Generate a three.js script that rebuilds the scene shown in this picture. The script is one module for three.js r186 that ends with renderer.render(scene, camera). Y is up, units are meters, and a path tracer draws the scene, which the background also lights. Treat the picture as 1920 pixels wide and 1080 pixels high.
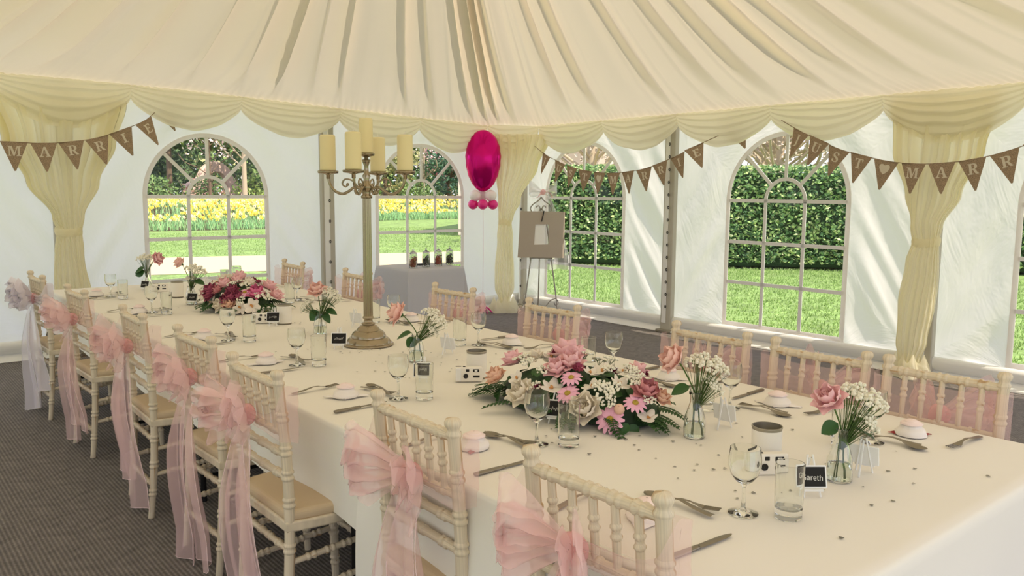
import * as THREE from 'three';
import { mergeGeometries, mergeVertices } from 'three/addons/utils/BufferGeometryUtils.js';
import { RoundedBoxGeometry } from 'three/addons/geometries/RoundedBoxGeometry.js';
import { ImprovedNoise } from 'three/addons/math/ImprovedNoise.js';
import { TextGeometry } from 'three/addons/geometries/TextGeometry.js';
import { FontLoader } from 'three/addons/loaders/FontLoader.js';

// ---------------------------------------------------------------- camera, sky, sun, exposure
const renderer = new THREE.WebGLRenderer({ antialias: true });
renderer.toneMapping = THREE.LinearToneMapping;
renderer.toneMappingExposure = 0.78;
renderer.shadowMap.enabled = true;
renderer.shadowMap.type = THREE.PCFSoftShadowMap;
const scene = new THREE.Scene();
const D2R = Math.PI / 180;
const CAM = { f: 1527.9, yaw: 39.8 * D2R, pitch: -6.73 * D2R, roll: 0.42 * D2R, at: new THREE.Vector3(-6.954, 1.5, 8.203) };
const camera = new THREE.PerspectiveCamera(2 * Math.atan(540 / CAM.f) / D2R, 1920 / 1080, 0.05, 400);
camera.position.copy(CAM.at);
const fwd = new THREE.Vector3(Math.sin(CAM.yaw) * Math.cos(CAM.pitch), Math.sin(CAM.pitch), -Math.cos(CAM.yaw) * Math.cos(CAM.pitch));
camera.lookAt(CAM.at.clone().add(fwd));
camera.rotateZ(CAM.roll);
camera.updateMatrixWorld(true);
// a pixel of the photograph gives a direction; the plane that the thing stands on gives its distance
function ray(px, py) { return new THREE.Vector3((px - 960) / CAM.f, -(py - 540) / CAM.f, -1).applyQuaternion(camera.quaternion); }
function onPlane(px, py, axis, value) {
  const d = ray(px, py), k = 'xyz'[axis], t = (value - CAM.at[k]) / d[k];
  return CAM.at.clone().addScaledVector(d, t);
}
{ // even spring sky: pale near the horizon, light blue above
  const w = 64, h = 64, data = new Float32Array(w * h * 4);
  for (let j = 0; j < h; j++) for (let i = 0; i < w; i++) {
    const el = Math.max(0, ((j + 0.5) / h - 0.5) * 2), k = Math.pow(el, 0.55);
    const o = (j * w + i) * 4;
    data[o] = 2.0 - 0.95 * k; data[o + 1] = 2.0 - 0.83 * k; data[o + 2] = 2.18 - 0.5 * k; data[o + 3] = 1;
  }
  const sky = new THREE.DataTexture(data, w, h, THREE.RGBAFormat, THREE.FloatType);
  sky.mapping = THREE.EquirectangularReflectionMapping; sky.colorSpace = THREE.LinearSRGBColorSpace;
  sky.magFilter = THREE.LinearFilter; sky.needsUpdate = true;
  scene.background = sky;
}
const sun = new THREE.DirectionalLight(0xfff1dc, 9);
sun.position.set(-4.2 + 0.13 * 30, 0.83 * 30, 4.5 + 0.54 * 30);
sun.target.position.set(-4.2, 0, 4.5);
sun.castShadow = true;
sun.shadow.camera.left = sun.shadow.camera.bottom = -45; sun.shadow.camera.right = sun.shadow.camera.top = 45; sun.shadow.camera.far = 120;
sun.shadow.mapSize.set(4096, 4096);
scene.add(sun, sun.target);

// ---------------------------------------------------------------- helpers
const V = (x, y, z) => new THREE.Vector3(x, y, z);
const PI = Math.PI, sin = Math.sin, cos = Math.cos;
const lerp = (a, b, t) => a + (b - a) * t, clamp = (x, a, b) => Math.min(b, Math.max(a, x));
const smooth = (a, b, x) => { const t = clamp((x - a) / (b - a), 0, 1); return t * t * (3 - 2 * t); };
function rng(a) { return () => { a |= 0; a = a + 0x6D2B79F5 | 0; let t = Math.imul(a ^ a >>> 15, 1 | a); t = t + Math.imul(t ^ t >>> 7, 61 | t) ^ t; return ((t ^ t >>> 14) >>> 0) / 4294967296; }; }
const perlin = new ImprovedNoise();
const noise = (x, y = 0.37, z = 0.71) => perlin.noise(x, y, z);
const taken = {};
function numbered(name) { const n = taken[name] = (taken[name] ?? -1) + 1; return n ? `${name}_${String(n).padStart(3, '0')}` : name; }
function mesh(name, geo, mat, parent) {
  const m = new THREE.Mesh(geo, mat); m.castShadow = m.receiveShadow = true;
  m.name = parent && parent !== scene ? name : numbered(name);
  (parent || scene).add(m); return m;
}
function tag(o, label, category, group, kind) {
  if (label) o.userData.label = label;
  if (category) o.userData.category = category;
  if (group) o.userData.group = group;
  if (kind) o.userData.kind = kind;
  return o;
}
function thing(name, label, category, pos = [0, 0, 0], turn = 0, group) {
  const o = new THREE.Group(); o.name = numbered(name); scene.add(o);
  o.position.set(...pos); o.rotation.y = turn;
  return tag(o, label, category, group);
}
function copyOf(src, name, pos, turn, label, group) {
  const o = src.clone(); o.name = numbered(name); o.userData = { ...src.userData }; scene.add(o);
  if (pos) o.position.set(...pos);
  if (turn !== undefined) o.rotation.y = turn;
  return tag(o, label, null, group);
}
function structure(o, label) { o.userData.kind = 'structure'; if (label) { o.userData.label = label; } return o; }
function grid(nu, nv, fn, closed = false, uvScale) {
  const pos = [], uv = [], idx = [];
  for (let j = 0; j <= nv; j++) for (let i = 0; i <= nu; i++) {
    const u = i / nu, v = j / nv, p = fn(u, v);
    pos.push(p[0], p[1], p[2]); uv.push(uvScale ? u * uvScale[0] : u, uvScale ? v * uvScale[1] : v);
  }
  const w = nu + 1;
  for (let j = 0; j < nv; j++) for (let i = 0; i < nu; i++) { const a = j * w + i; idx.push(a, a + 1, a + w, a + 1, a + w + 1, a + w); }
  const g = new THREE.BufferGeometry();
  g.setAttribute('position', new THREE.Float32BufferAttribute(pos, 3)); g.setAttribute('uv', new THREE.Float32BufferAttribute(uv, 2)); g.setIndex(idx);
  g.computeVertexNormals();
  if (closed) {
    const n = g.attributes.normal, a = V(0, 0, 0), b = V(0, 0, 0);
    for (let j = 0; j <= nv; j++) { a.fromBufferAttribute(n, j * w); b.fromBufferAttribute(n, j * w + nu); a.add(b).normalize(); n.setXYZ(j * w, a.x, a.y, a.z); n.setXYZ(j * w + nu, a.x, a.y, a.z); }
  }
  return g;
}
function clean(g) { for (const k of Object.keys(g.attributes)) if (!['position', 'normal', 'uv'].includes(k)) g.deleteAttribute(k); if (!g.index) { const n = g.attributes.position.count; g.setIndex([...Array(n).keys()]); } return g; }
const merge = (list) => mergeGeometries(list.map(clean), false);
const put = (g, x = 0, y = 0, z = 0, rx = 0, ry = 0, rz = 0, s = 1) => {
  const m = new THREE.Matrix4().compose(V(x, y, z), new THREE.Quaternion().setFromEuler(new THREE.Euler(rx, ry, rz)), typeof s === 'number' ? V(s, s, s) : V(...s));
  return g.applyMatrix4(m);
};
const lathe = (pts, seg = 24) => clean(new THREE.LatheGeometry(pts.map(([r, y]) => new THREE.Vector2(r, y)), seg));
const rbox = (w, h, d, r = 0.003, seg = 2) => clean(new RoundedBoxGeometry(w, h, d, seg, Math.min(r, w / 2.01, h / 2.01, d / 2.01)));
const curve = (pts) => new THREE.CatmullRomCurve3(pts.map((p) => (p.isVector3 ? p : V(...p))));
const tube = (pts, r, seg = 24, rad = 8, closed = false) => clean(new THREE.TubeGeometry(pts.isCurve || pts.getPoint ? pts : curve(pts), seg, r, rad, closed));
// a rod between two points, from a profile turned along y
function rodBetween(a, b, geoOfLength) {
  const d = b.clone().sub(a), L = d.length(), g = geoOfLength(L);
  return g.applyMatrix4(new THREE.Matrix4().compose(a, new THREE.Quaternion().setFromUnitVectors(V(0, 1, 0), d.normalize()), V(1, 1, 1)));
}
const ball = (r, x, y, z, w = 14, h = 10) => clean(new THREE.SphereGeometry(r, w, h).translate(x, y, z));
const ord = ['first', 'second', 'third', 'fourth', 'fifth', 'sixth', 'seventh'];

// ---------------------------------------------------------------- textures and materials
function canvasTex(w, h, draw, repeat) {
  const c = document.createElement('canvas'); c.width = w; c.height = h; draw(c.getContext('2d'), w, h);
  const t = new THREE.CanvasTexture(c); t.colorSpace = THREE.SRGBColorSpace; t.wrapS = t.wrapT = THREE.RepeatWrapping; t.magFilter = THREE.LinearFilter;
  if (repeat) t.repeat.set(...repeat);
  return t;
}
function dataTex(n, fn, srgb = true) {
  const d = new Uint8Array(n * n * 4);
  for (let j = 0; j < n; j++) for (let i = 0; i < n; i++) { const c = fn(i / n, j / n), o = (j * n + i) * 4; for (let k = 0; k < 3; k++) d[o + k] = clamp(Math.round((typeof c === 'number' ? c : c[k]) * 255), 0, 255); d[o + 3] = 255; }
  const t = new THREE.DataTexture(d, n, n); t.magFilter = THREE.LinearFilter; t.wrapS = t.wrapT = THREE.RepeatWrapping;
  t.colorSpace = srgb ? THREE.SRGBColorSpace : THREE.NoColorSpace; t.needsUpdate = true; return t;
}
// noise that repeats over the unit square
const tnoise = (u, v, f, s = 0) => { const a = u * 2 * PI, b = v * 2 * PI, r = f / (2 * PI); return perlin.noise(r * cos(a) + s, r * sin(a) + r * cos(b) * 1.31 + 7.3, r * sin(b) + s * 0.7) ; };
const std = (color, roughness = 0.7, o = {}) => new THREE.MeshStandardMaterial({ color, roughness, side: THREE.DoubleSide, ...o });
const phys = (color, roughness, o = {}) => new THREE.MeshPhysicalMaterial({ color, roughness, side: THREE.DoubleSide, ...o });
const cloth = (color, through, o = {}) => phys(color, 1, { transmission: through, thickness: 0, specularIntensity: 0.15, ...o });

const R0 = rng(5);
const weaveTex = dataTex(256, (u, v) => {
  const a = sin(u * 2 * PI * 24), b = sin(v * 2 * PI * 48 + (Math.floor(u * 48) % 2) * PI), n = tnoise(u, v, 9) * 0.5 + tnoise(u, v, 40, 3) * 0.5;
  const k = 0.5 + 0.22 * a * (0.6 + 0.4 * b) + 0.16 * b + 0.25 * n;
  return [0.2 + 0.48 * k, 0.185 + 0.46 * k, 0.175 + 0.445 * k];
});
const weaveBump = dataTex(256, (u, v) => { const a = sin(u * 2 * PI * 24), b = sin(v * 2 * PI * 48 + (Math.floor(u * 48) % 2) * PI); return 0.5 + 0.3 * a + 0.2 * b; }, false);
const limeTex = dataTex(256, (u, v) => {
  const g = tnoise(u, v * 0.15, 60) * 0.5 + tnoise(u, v * 0.3, 25, 4) * 0.6, s = smooth(0.25, 0.6, tnoise(u, v, 7, 9) + 0.35 * g);
  const k = 0.93 + 0.1 * g; return [0.94 * k - 0.13 * s, 0.88 * k - 0.2 * s, 0.775 * k - 0.26 * s];
});
const burlapTex = dataTex(128, (u, v) => { const k = 0.82 + 0.14 * sin(u * 2 * PI * 22) * sin(v * 2 * PI * 22) + 0.25 * tnoise(u, v, 20); return [0.76 * k, 0.65 * k, 0.54 * k]; });
const grassTex = dataTex(512, (u, v) => {
  const n = tnoise(u, v, 6) * 0.35 + tnoise(u, v, 24, 2) * 0.45 + tnoise(u, v, 90, 5) * 0.6, k = 0.9 + 0.4 * n;
  return [0.53 * k, 0.65 * k, 0.36 * k];
});
const grassBump = dataTex(256, (u, v) => 0.5 + 0.3 * tnoise(u, v, 40, 8) + 0.3 * tnoise(u, v, 90, 1), false);
const plasterBump = dataTex(256, (u, v) => 0.5 + 0.4 * tnoise(u, v, 8, 2) + 0.2 * tnoise(u, v, 30, 6), false);

const M = {
  carpet: std(0xffffff, 0.95, { map: weaveTex, bumpMap: weaveBump, bumpScale: 0.002 }),
  lining: cloth(0xf3e8d0, 0.185),
  swag: cloth(0xfbf5e0, 0.42),
  drape: cloth(0xfffae4, 0.62),
  wall: cloth(0xf7f3f0, 0.56, { bumpMap: plasterBump, bumpScale: 0.004 }),
  white: std(0xefefec, 0.5),
  bar: std(0xf0f0f0, 0.6),
  pane: phys(0xffffff, 0.02, { transmission: 1, thickness: 0, ior: 1.25 }),
  pole: std(0xbdb8aa, 0.55),
  dark: std(0x1c1a18, 0.6),
  cloth: std(0xf3efe6, 0.9),
  greyCloth: std(0xc4c4cc, 0.9),
  lime: std(0xffffff, 0.5, { map: limeTex }),
  groove: std(0x8d6a48, 0.7),
  pad: std(0xd2bc9c, 0.95),
  sash: phys(0xffdad8, 0.85, { transparent: true, opacity: 0.36, depthWrite: false }),
  sashBand: phys(0xffd8d5, 0.85, { transparent: true, opacity: 0.24, depthWrite: false }),
  sashDense: phys(0xfdbcbc, 0.85, { transparent: true, opacity: 0.6, depthWrite: false }),
  sashWhite: phys(0xf3eaf2, 0.85, { transparent: true, opacity: 0.55, depthWrite: false }),
  hem: std(0xfbe0e0, 0.8),
  black: std(0x0c0c0c, 0.5),
  blackSteel: std(0x17181a, 0.45, { metalness: 0.3 }),
  top: std(0xd8d4cc, 0.6),
  steel: std(0x8c8578, 0.32, { metalness: 0.85 }),
  brass: std(0xa0937c, 0.2, { metalness: 0.9 }),
  wax: phys(0xefdfae, 0.55, { transmission: 0 }),
  glass: phys(0xfbfdfb, 0.01, { transmission: 1, thickness: 0.01, ior: 1.5 }),
  solidGlass: phys(0xf4fbf6, 0.02, { transmission: 1, thickness: 0.02, ior: 1.45 }),
  water: phys(0xeef4ea, 0.0, { transmission: 1, thickness: 0.05, ior: 1.33 }),
  napkin: std(0xf6f0ea, 0.9), napkinPink: std(0xfae6e2, 0.9), napkinRed: std(0x9c3a3c, 0.9),
  paper: std(0xf2ede2, 0.8), slate: std(0x14120f, 0.75), chalk: std(0xe8e6e0, 0.9),
  tin: std(0xa39c8c, 0.4, { metalness: 0.7 }),
  burlap: std(0xffffff, 0.95, { map: burlapTex }), print: std(0xd9cdbb, 0.9), twine: std(0x8f7a60, 0.95),
  magenta: phys(0xd4007e, 0.2, { metalness: 0.75 }),
  latexPink: phys(0xee1b8d, 0.35, { clearcoat: 0.4 }), latexWhite: std(0xfbeff3, 0.4),
  ribbon: std(0xe9b6cc, 0.6), foilPink: std(0xe31a8c, 0.3, { metalness: 0.5 }),
  iron: std(0x9c968c, 0.45, { metalness: 0.6 }), board: std(0xb5a899, 0.85), card: std(0xf5f3ee, 0.8), tulle: phys(0xf7f4f6, 0.8, { transparent: true, opacity: 0.5, depthWrite: false }),
  stem: std(0x4d6a2f, 0.7), leaf: std(0x2d5a24, 0.5), leafDark: std(0x1f3f1d, 0.6), fern: std(0x2c5220, 0.7),
  rosePink: phys(0xfac9cb, 1, { transmission: 0.15, thickness: 0 }), roseCoral: phys(0xfbd0c4, 1, { transmission: 0.2, thickness: 0 }), roseHot: std(0xe0719a, 0.7), rosePlum: std(0xa04a64, 0.75), roseDusty: std(0xd99094, 0.75), roseCream: phys(0xf8eedb, 1, { transmission: 0.15, thickness: 0 }), rosePeach: phys(0xfad0b6, 1, { transmission: 0.15, thickness: 0 }), roseRed: std(0x8a2a4a, 0.75),
  daisy: std(0xf3b7cf, 0.7), daisyEye: std(0xb59a3c, 0.85), orchid: phys(0xf9f0e4, 1, { transmission: 0.2, thickness: 0 }), orchidEye: std(0xd69a5c, 0.7), gyp: std(0xf3efdd, 0.85),
  confetti: std(0x8c8a80, 0.35, { metalness: 0.6 }),
  sweetBrown: std(0xa84d22, 0.5), sweetDark: std(0x2c2723, 0.4), sweetRed: std(0xb6452c, 0.5),
  lawn: std(0xffffff, 0.95, { map: grassTex, bumpMap: grassBump, bumpScale: 0.03 }),
  path: std(0xc9b893, 0.95), soil: std(0x4a3a2a, 1),
  bark: std(0x6b5a48, 0.9, {}), barkPale: std(0xb7a891, 0.9),
  hedgeCore: std(0x30452a, 1), leafCopy: phys(0xffffff, 1, { transmission: 0.2, thickness: 0 }), petalCopy: phys(0xffffff, 1, { transmission: 0.3, thickness: 0 }),
  brick: std(0xefcdbf, 0.95),
};

// ---------------------------------------------------------------- the setting: floor, walls, windows, lining
const RX = 8.4, RZ = 9.6;                    // the marquee reaches from x = -RX to 0 and from z = 0 to RZ
{ const g = clean(new THREE.BoxGeometry(RX + 0.3, 0.04, RZ + 2.4)); const uv = g.attributes.uv, p = g.attributes.position;
  for (let i = 0; i < uv.count; i++) uv.setXY(i, p.getX(i) / 0.42, p.getZ(i) / 0.42);
  structure(mesh('floor', g.translate(-RX / 2, -0.02, RZ / 2 + 1.1), M.carpet), 'dark grey-brown ribbed carpet matting laid inside the marquee'); }

const eaveBack = (x) => 2.29 + 0.14 * smooth(0, 1, clamp(-x / 5.6, 0, 1));     // the lining's edge rises a little along the path wall
const eaveRight = (z) => 2.285 + 0.02 * clamp(z / 6, 0, 1);
const APEX = V(-4.2, 4.45, 4.05);
{ // pleated lining from the eaves to one peak
  const P = 2 * (RX + RZ), inset = 0.13;
  const edge = (s, cut = true) => { // s metres along the eaves
    s = ((s % P) + P) % P;
    const c = s - RX;   // the lining cuts across the corner
    if (cut && Math.abs(c) < 0.75) { const t = (c + 0.75) / 1.5, a = (1 - t) * (1 - t), b = 2 * t * (1 - t), d = t * t; return [-0.75 * a - 0.16 * b, 2.285, 0.75 * d + 0.16 * b, -t, 1 - t]; }
    if (s < RX) { const x = -RX + s; return [x, eaveBack(x), 0, 0, 1]; }
    if (s < RX + RZ) { const z = s - RX; return [0, eaveRight(z), z, -1, 0]; }
    if (s < 2 * RX + RZ) { const x = -(s - RX - RZ); return [x, lerp(2.305, 2.4, -x / RX), RZ, 0, -1]; }
    const z = RZ - (s - 2 * RX - RZ); return [-RX, lerp(2.43, 2.4, z / RZ), z, 1, 0];
  };
  const phase = (s) => (s < RX ? s / 0.46 : RX / 0.46 + (s - RX) / 0.66) + 1.1 * noise(s * 0.55, 3.1) + 0.7 * noise(s * 1.7, 8.2);
  const fold = (f) => (f < 0.74 ? Math.pow(sin((f / 0.74) * PI / 2), 1.3) : Math.pow(cos(((f - 0.74) / 0.26) * PI / 2), 1.2));
  const g = grid(1900, 46, (u, v) => {
    const s = u * P, e = edge(s), b = edge(s + 0.06);
    if (v === 0) { const q = edge(s, false); return [q[0], q[1] + 0.04, q[2]]; }
    const t = (v * 46 - 1) / 45;
    let x = lerp(clamp(e[0], -RX + inset, -inset), APEX.x, t), z = lerp(clamp(e[2], inset, RZ - inset), APEX.z, t);
    let y = e[1] + (APEX.y - e[1]) * Math.pow(t, 1.16);
    const p = phase(s + 0.25 * t), f = p - Math.floor(p), k = Math.floor(p), size = 0.55 + 0.9 * Math.abs(noise(k * 3.7 + 0.5, 1.1));
    const A = (s < RX ? 0.19 : 0.15) * size * Math.pow(sin(PI * clamp(0.04 + t * 1.02, 0, 1)), 0.55) * smooth(-0.02, 0.22, t) * (1 - 0.5 * t);
    const p2 = phase(s * 1.9 + 40), f2 = p2 - Math.floor(p2);
    const small = 0.013 * fold(f2) * smooth(0, 0.1, t) * (1 - smooth(0.25, 0.6, t));
    const gather = (0.007 * sin(s * 2 * PI / 0.083 + 9 * noise(s * 2.3)) + 0.008 * noise(s * 7, 4)) * (1 - smooth(0.0, 0.1, t));
    const d = A * fold(f) + small + gather;
    const tx = b[0] - e[0], tz = b[2] - e[2], tl = Math.hypot(tx, tz) || 1;
    const slide = 0.4 * A * (fold(f) - 0.5) * smooth(0, 0.5, Math.abs(s - RX) + 0.15);
    return [x + e[3] * d * 0.35 + slide * tx / tl, y - d, z + e[4] * d * 0.35 + slide * tz / tl];
  }, true);
  structure(mesh('ceiling', g, M.lining), 'ivory pleated marquee lining rising from the eaves to a peak');
}

const wallSpots = { back: { at: [0, 0, 0], turn: 0 }, right: { at: [0, 0, 0], turn: -PI / 2 }, left: { at: [-RX, 0, 0], turn: PI / 2 } };
function frameOf(w) { const o = new THREE.Group(); o.position.set(...w.at); o.rotation.y = w.turn; return o; }
function toWorld(w, g) { return g.applyMatrix4(new THREE.Matrix4().compose(V(...w.at), new THREE.Quaternion().setFromAxisAngle(V(0, 1, 0), w.turn), V(1, 1, 1))); }
const SILL = 0.2, SPRING = 1.43;
// distance from the window's middle (c, 1.1) to its outline
function toOutline(dx, dy, w) {
  const r = w / 2, cy = 1.1; let best = 1e9;
  if (dy < 0) { const t = (SILL - cy) / dy; if (Math.abs(dx * t) <= r + 1e-6) best = Math.min(best, t); }
  if (dx !== 0) { const t = r / Math.abs(dx), y = cy + dy * t; if (y >= SILL - 1e-6 && y <= SPRING) best = Math.min(best, t); }
  const q = cy - SPRING, B = dy * q, C2 = q * q - r * r, A = dx * dx + dy * dy, disc = B * B - A * C2;
  if (disc > 0) { const t = (-B + Math.sqrt(disc)) / A; if (t > 0 && cy + dy * t >= SPRING - 1e-6) best = Math.min(best, t); }
  return best;
}
function panelGeo(s0, s1, c, w, top, seed) { // a sheet of wall with an arched opening, softly creased
  const cy = 1.1, y0 = 0.13, dirs = [];
  for (let i = 0; i < 168; i++) dirs.push(i / 168 * 2 * PI);
  for (const [x, y] of [[s0 - c, y0 - cy], [s1 - c, y0 - cy], [s0 - c, top - cy], [s1 - c, top - cy], [-w / 2, SILL - cy], [w / 2, SILL - cy]]) dirs.push((Math.atan2(y, x) + 2 * PI) % (2 * PI));
  dirs.sort((a, b) => a - b); dirs.push(dirs[0] + 2 * PI);
  const n = dirs.length - 1;
  return grid(n, 18, (u, v) => {
    const a = dirs[Math.round(u * n)], dx = cos(a), dy = sin(a);
    const ti = toOutline(dx, dy, w), to = Math.min(dx > 1e-9 ? (s1 - c) / dx : dx < -1e-9 ? (s0 - c) / dx : 1e9, dy > 1e-9 ? (top - cy) / dy : dy < -1e-9 ? (y0 - cy) / dy : 1e9);
    const t = lerp(ti, to, v), x = c + dx * t, y = cy + dy * t;
    const side = Math.sign(x - c), q = (Math.abs(x - c) * 1.2 + y * 0.75);
    const k = 0.05 * noise(q * 3.1 + seed, (y - Math.abs(x - c)) * 0.5, seed + side) + 0.018 * noise(q * 8 + seed, y * 0.8, 5 + side);
    return [x, y, k * smooth(0, 0.35, v) * smooth(0, 0.25, 1 - v) * 0.9];
  }, true, [6, 1]);
}
let nWindow = 0;
function windowIn(w, c, wd) { // clear sheet, border and glazing bars
  const root = new THREE.Group(); root.name = `window_${++nWindow}`; scene.add(root);
  root.position.set(...w.at); root.rotation.y = w.turn;
  structure(root);
  const r = wd / 2, outline = new THREE.Shape();
  const arch = (sh, rr, sill) => { sh.moveTo(c - rr, sill); sh.lineTo(c + rr, sill); sh.lineTo(c + rr, SPRING); sh.absarc(c, SPRING, rr, 0, PI, false); sh.lineTo(c - rr, sill); return sh; };
  arch(outline, r, SILL);
  const pane = mesh('pane', new THREE.ShapeGeometry(outline, 24), M.pane, root); pane.position.z = -0.002;
  const ext = (sh, z, d = 0.006) => { const g = clean(new THREE.ExtrudeGeometry(sh, { depth: d, bevelEnabled: false, curveSegments: 24 })); return g.translate(0, 0, z); };
  const frame = arch(new THREE.Shape(), r + 0.03, SILL - 0.03); frame.holes.push(arch(new THREE.Path(), r - 0.012, SILL + 0.012));
  mesh('window_frame', ext(frame, 0.001, 0.008), M.wall, root);
  const b = 0.017;
  const bar = (x0, y0, x1, y1, hw = b) => { const dx = x1 - x0, dy = y1 - y0, L = Math.hypot(dx, dy), nx = -dy / L * hw, ny = dx / L * hw, s = new THREE.Shape(); s.moveTo(x0 + nx, y0 + ny); s.lineTo(x0 - nx, y0 - ny); s.lineTo(x1 - nx, y1 - ny); s.lineTo(x1 + nx, y1 + ny); s.closePath(); mesh('glazing_bar', ext(s, 0.001), M.bar, root); };
  for (const y of [SPRING, 1.02, 0.615]) bar(c - r, y, c + r, y);
  const q = wd / 6;
  for (const sx of [-1, 1]) bar(c + sx * q, SILL, c + sx * q, SPRING);
  const ring = new THREE.Shape(); ring.absarc(c, SPRING, q + b, 0, PI, false); ring.absarc(c, SPRING, q - b, PI, 0, true); ring.closePath();
  mesh('glazing_bar', ext(ring, 0.001), M.bar, root);
  for (const a of [PI / 4, PI / 2, 3 * PI / 4]) bar(c + (q + b) * cos(a), SPRING + (q + b) * sin(a), c + (r - 0.005) * cos(a), SPRING + (r - 0.005) * sin(a));
  return root;
}
function wall(name, spot, bays, top, label) {
  const root = new THREE.Group(); root.name = name; scene.add(root); root.position.set(...spot.at); root.rotation.y = spot.turn; structure(root, label);
  bays.forEach(([s0, s1, c, wd], i) => { mesh('wall_panel', panelGeo(s0, s1, c, wd, top, i * 7.3 + name.length), M.wall, root); windowIn(spot, c, wd); });
  return root;
}
const backBays = [[-RX, -5.36, -6.85, 1.18], [-5.36, -2.76, -4.06, 1.18], [-2.76, 0, -1.54, 1.19]];
const rightBays = [[0, 2.54, 1.19, 1.29], [2.54, 5.25, 3.89, 1.25], [5.25, 7.75, 6.53, 1.25]];
wall('wall_back', wallSpots.back, backBays, 2.5, 'white sheet wall with arched windows on the flower bed side');
wall('wall_right', wallSpots.right, rightBays, 2.4, 'white sheet wall with arched windows on the hedge side');
wall('wall_left', wallSpots.left, [[-RZ, -6.4, -8, 1.22], [-6.4, -3.2, -4.8, 1.22], [-3.2, 0, -1.6, 1.22]], 2.5, 'white sheet wall with arched windows behind the open carpet');
// rolled hem and ground flap along the foot of the walls
function baseboard(name, spot, s0, s1, label) {
  const prof = [[0.0, 0.165], [0.02, 0.172], [0.045, 0.16], [0.058, 0.13], [0.05, 0.09], [0.025, 0.065], [0.012, 0.06], [0.02, 0.052], [0.06, 0.04], [0.1, 0.006], [0.1, 0.0], [0.0, 0.0]];
  const g = grid(Math.ceil((s1 - s0) / 0.12), prof.length - 1, (u, v) => { const s = lerp(s0, s1, u), p = prof[Math.round(v * (prof.length - 1))]; const wob = 0.008 * noise(s * 1.3, v * 3, 2); return [s, Math.max(0, p[1] + wob * (p[1] > 0.02 ? 1 : 0)), p[0] + wob + 0.002]; });
  structure(mesh(name, toWorld(spot, g), M.white), label);
}
baseboard('baseboard_back', wallSpots.back, -RX, 0, 'rolled white hem along the foot of the flower bed wall');
baseboard('baseboard_right', wallSpots.right, 0, 7.75, 'rolled white hem along the foot of the hedge wall');
baseboard('baseboard_left', wallSpots.left, -RZ, 0, 'rolled white hem along the foot of the third wall');
// laced seams over the poles
function pole(spot, s, wd, label, eyes) {
  const o = thing('tent_pole', label, 'pole', [0, 0, 0]); o.position.set(...spot.at); o.rotation.y = spot.turn;
  const at = V(s, 0, 0.045).applyAxisAngle(V(0, 1, 0), spot.turn); o.position.add(at);
  mesh('post', put(rbox(wd, 2.36, 0.07, 0.012), 0, 1.18, 0), M.pole, o);
  mesh('lacing_flap', put(rbox(wd * 0.42, 2.2, 0.008, 0.003), -wd * 0.14, 1.2, 0.039), M.white, o);
  for (let i = 0; i < eyes; i++) mesh('lacing_loop', put(clean(new THREE.TorusGeometry(0.011, 0.004, 6, 12)), 0.006 + 0.004 * noise(i * 2.2), 0.28 + i * (2 / eyes), 0.046, 0, 0, 0, [0.8, 1.2, 1]), M.dark, o);
  mesh('foot_plate', put(rbox(wd * 1.25, 0.03, 0.14, 0.006), 0, 0.015, 0.02), M.tin, o);
  return o;
}
pole(wallSpots.back, -2.79, 0.15, 'grey laced pole seam behind the candelabra between two windows', 9);
pole(wallSpots.right, 2.55, 0.14, 'grey laced pole seam between the two hedge windows', 15);
pole(wallSpots.back, -5.37, 0.16, 'grey tent pole behind the drape on the flower bed wall', 6);
pole(wallSpots.right, 5.28, 0.13, 'grey tent pole behind the drape beside the heart bunting', 6);
pole(wallSpots.right, 0.13, 0.09, 'slim grey tent pole in the corner behind the drape', 6);

// swagged valance under the eaves
function swag(parent, a, b, ha, hb, depth, seed, out = 0.15) { // a, b: [x, z] of the two ends, out: distance off the wall is already in them
  const ax = V(a[0], 0, a[1]), bx = V(b[0], 0, b[1]), dir = bx.clone().sub(ax), nrm = V(dir.z, 0, -dir.x).normalize();
  if (nrm.dot(V(-4, 0, 4).sub(ax)) < 0) nrm.negate();
  const g = grid(44, 40, (u, v) => {
    const c = Math.pow(sin(PI * u), 0.75), len = lerp(0.13, depth, c), top = lerp(ha, hb, u) + 0.02;
    const rows = 5.2 + 0.8 * noise(seed), ph = Math.pow(v, 0.8) * rows + 0.35 * noise(u * 2.2 + seed, v * 2, seed);
    const f = ph - Math.floor(ph), ridge = f < 0.75 ? f / 0.75 : (1 - f) / 0.25;
    const amp = 0.012 + 0.022 * c * smooth(0, 0.2, v);
    const o = amp * (ridge - 0.4) + 0.06 * sin(PI * Math.min(1, v * 1.1)) * c - 0.03 * v * v;
    const sk = 0.02 * noise(u * 5 + seed, v * 4);
    const p = ax.clone().addScaledVector(dir, u).addScaledVector(nrm, o);
    return [p.x, top - v * len + sk * v * c, p.z];
  });
  return mesh('swag', g, M.swag, parent);
}
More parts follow.
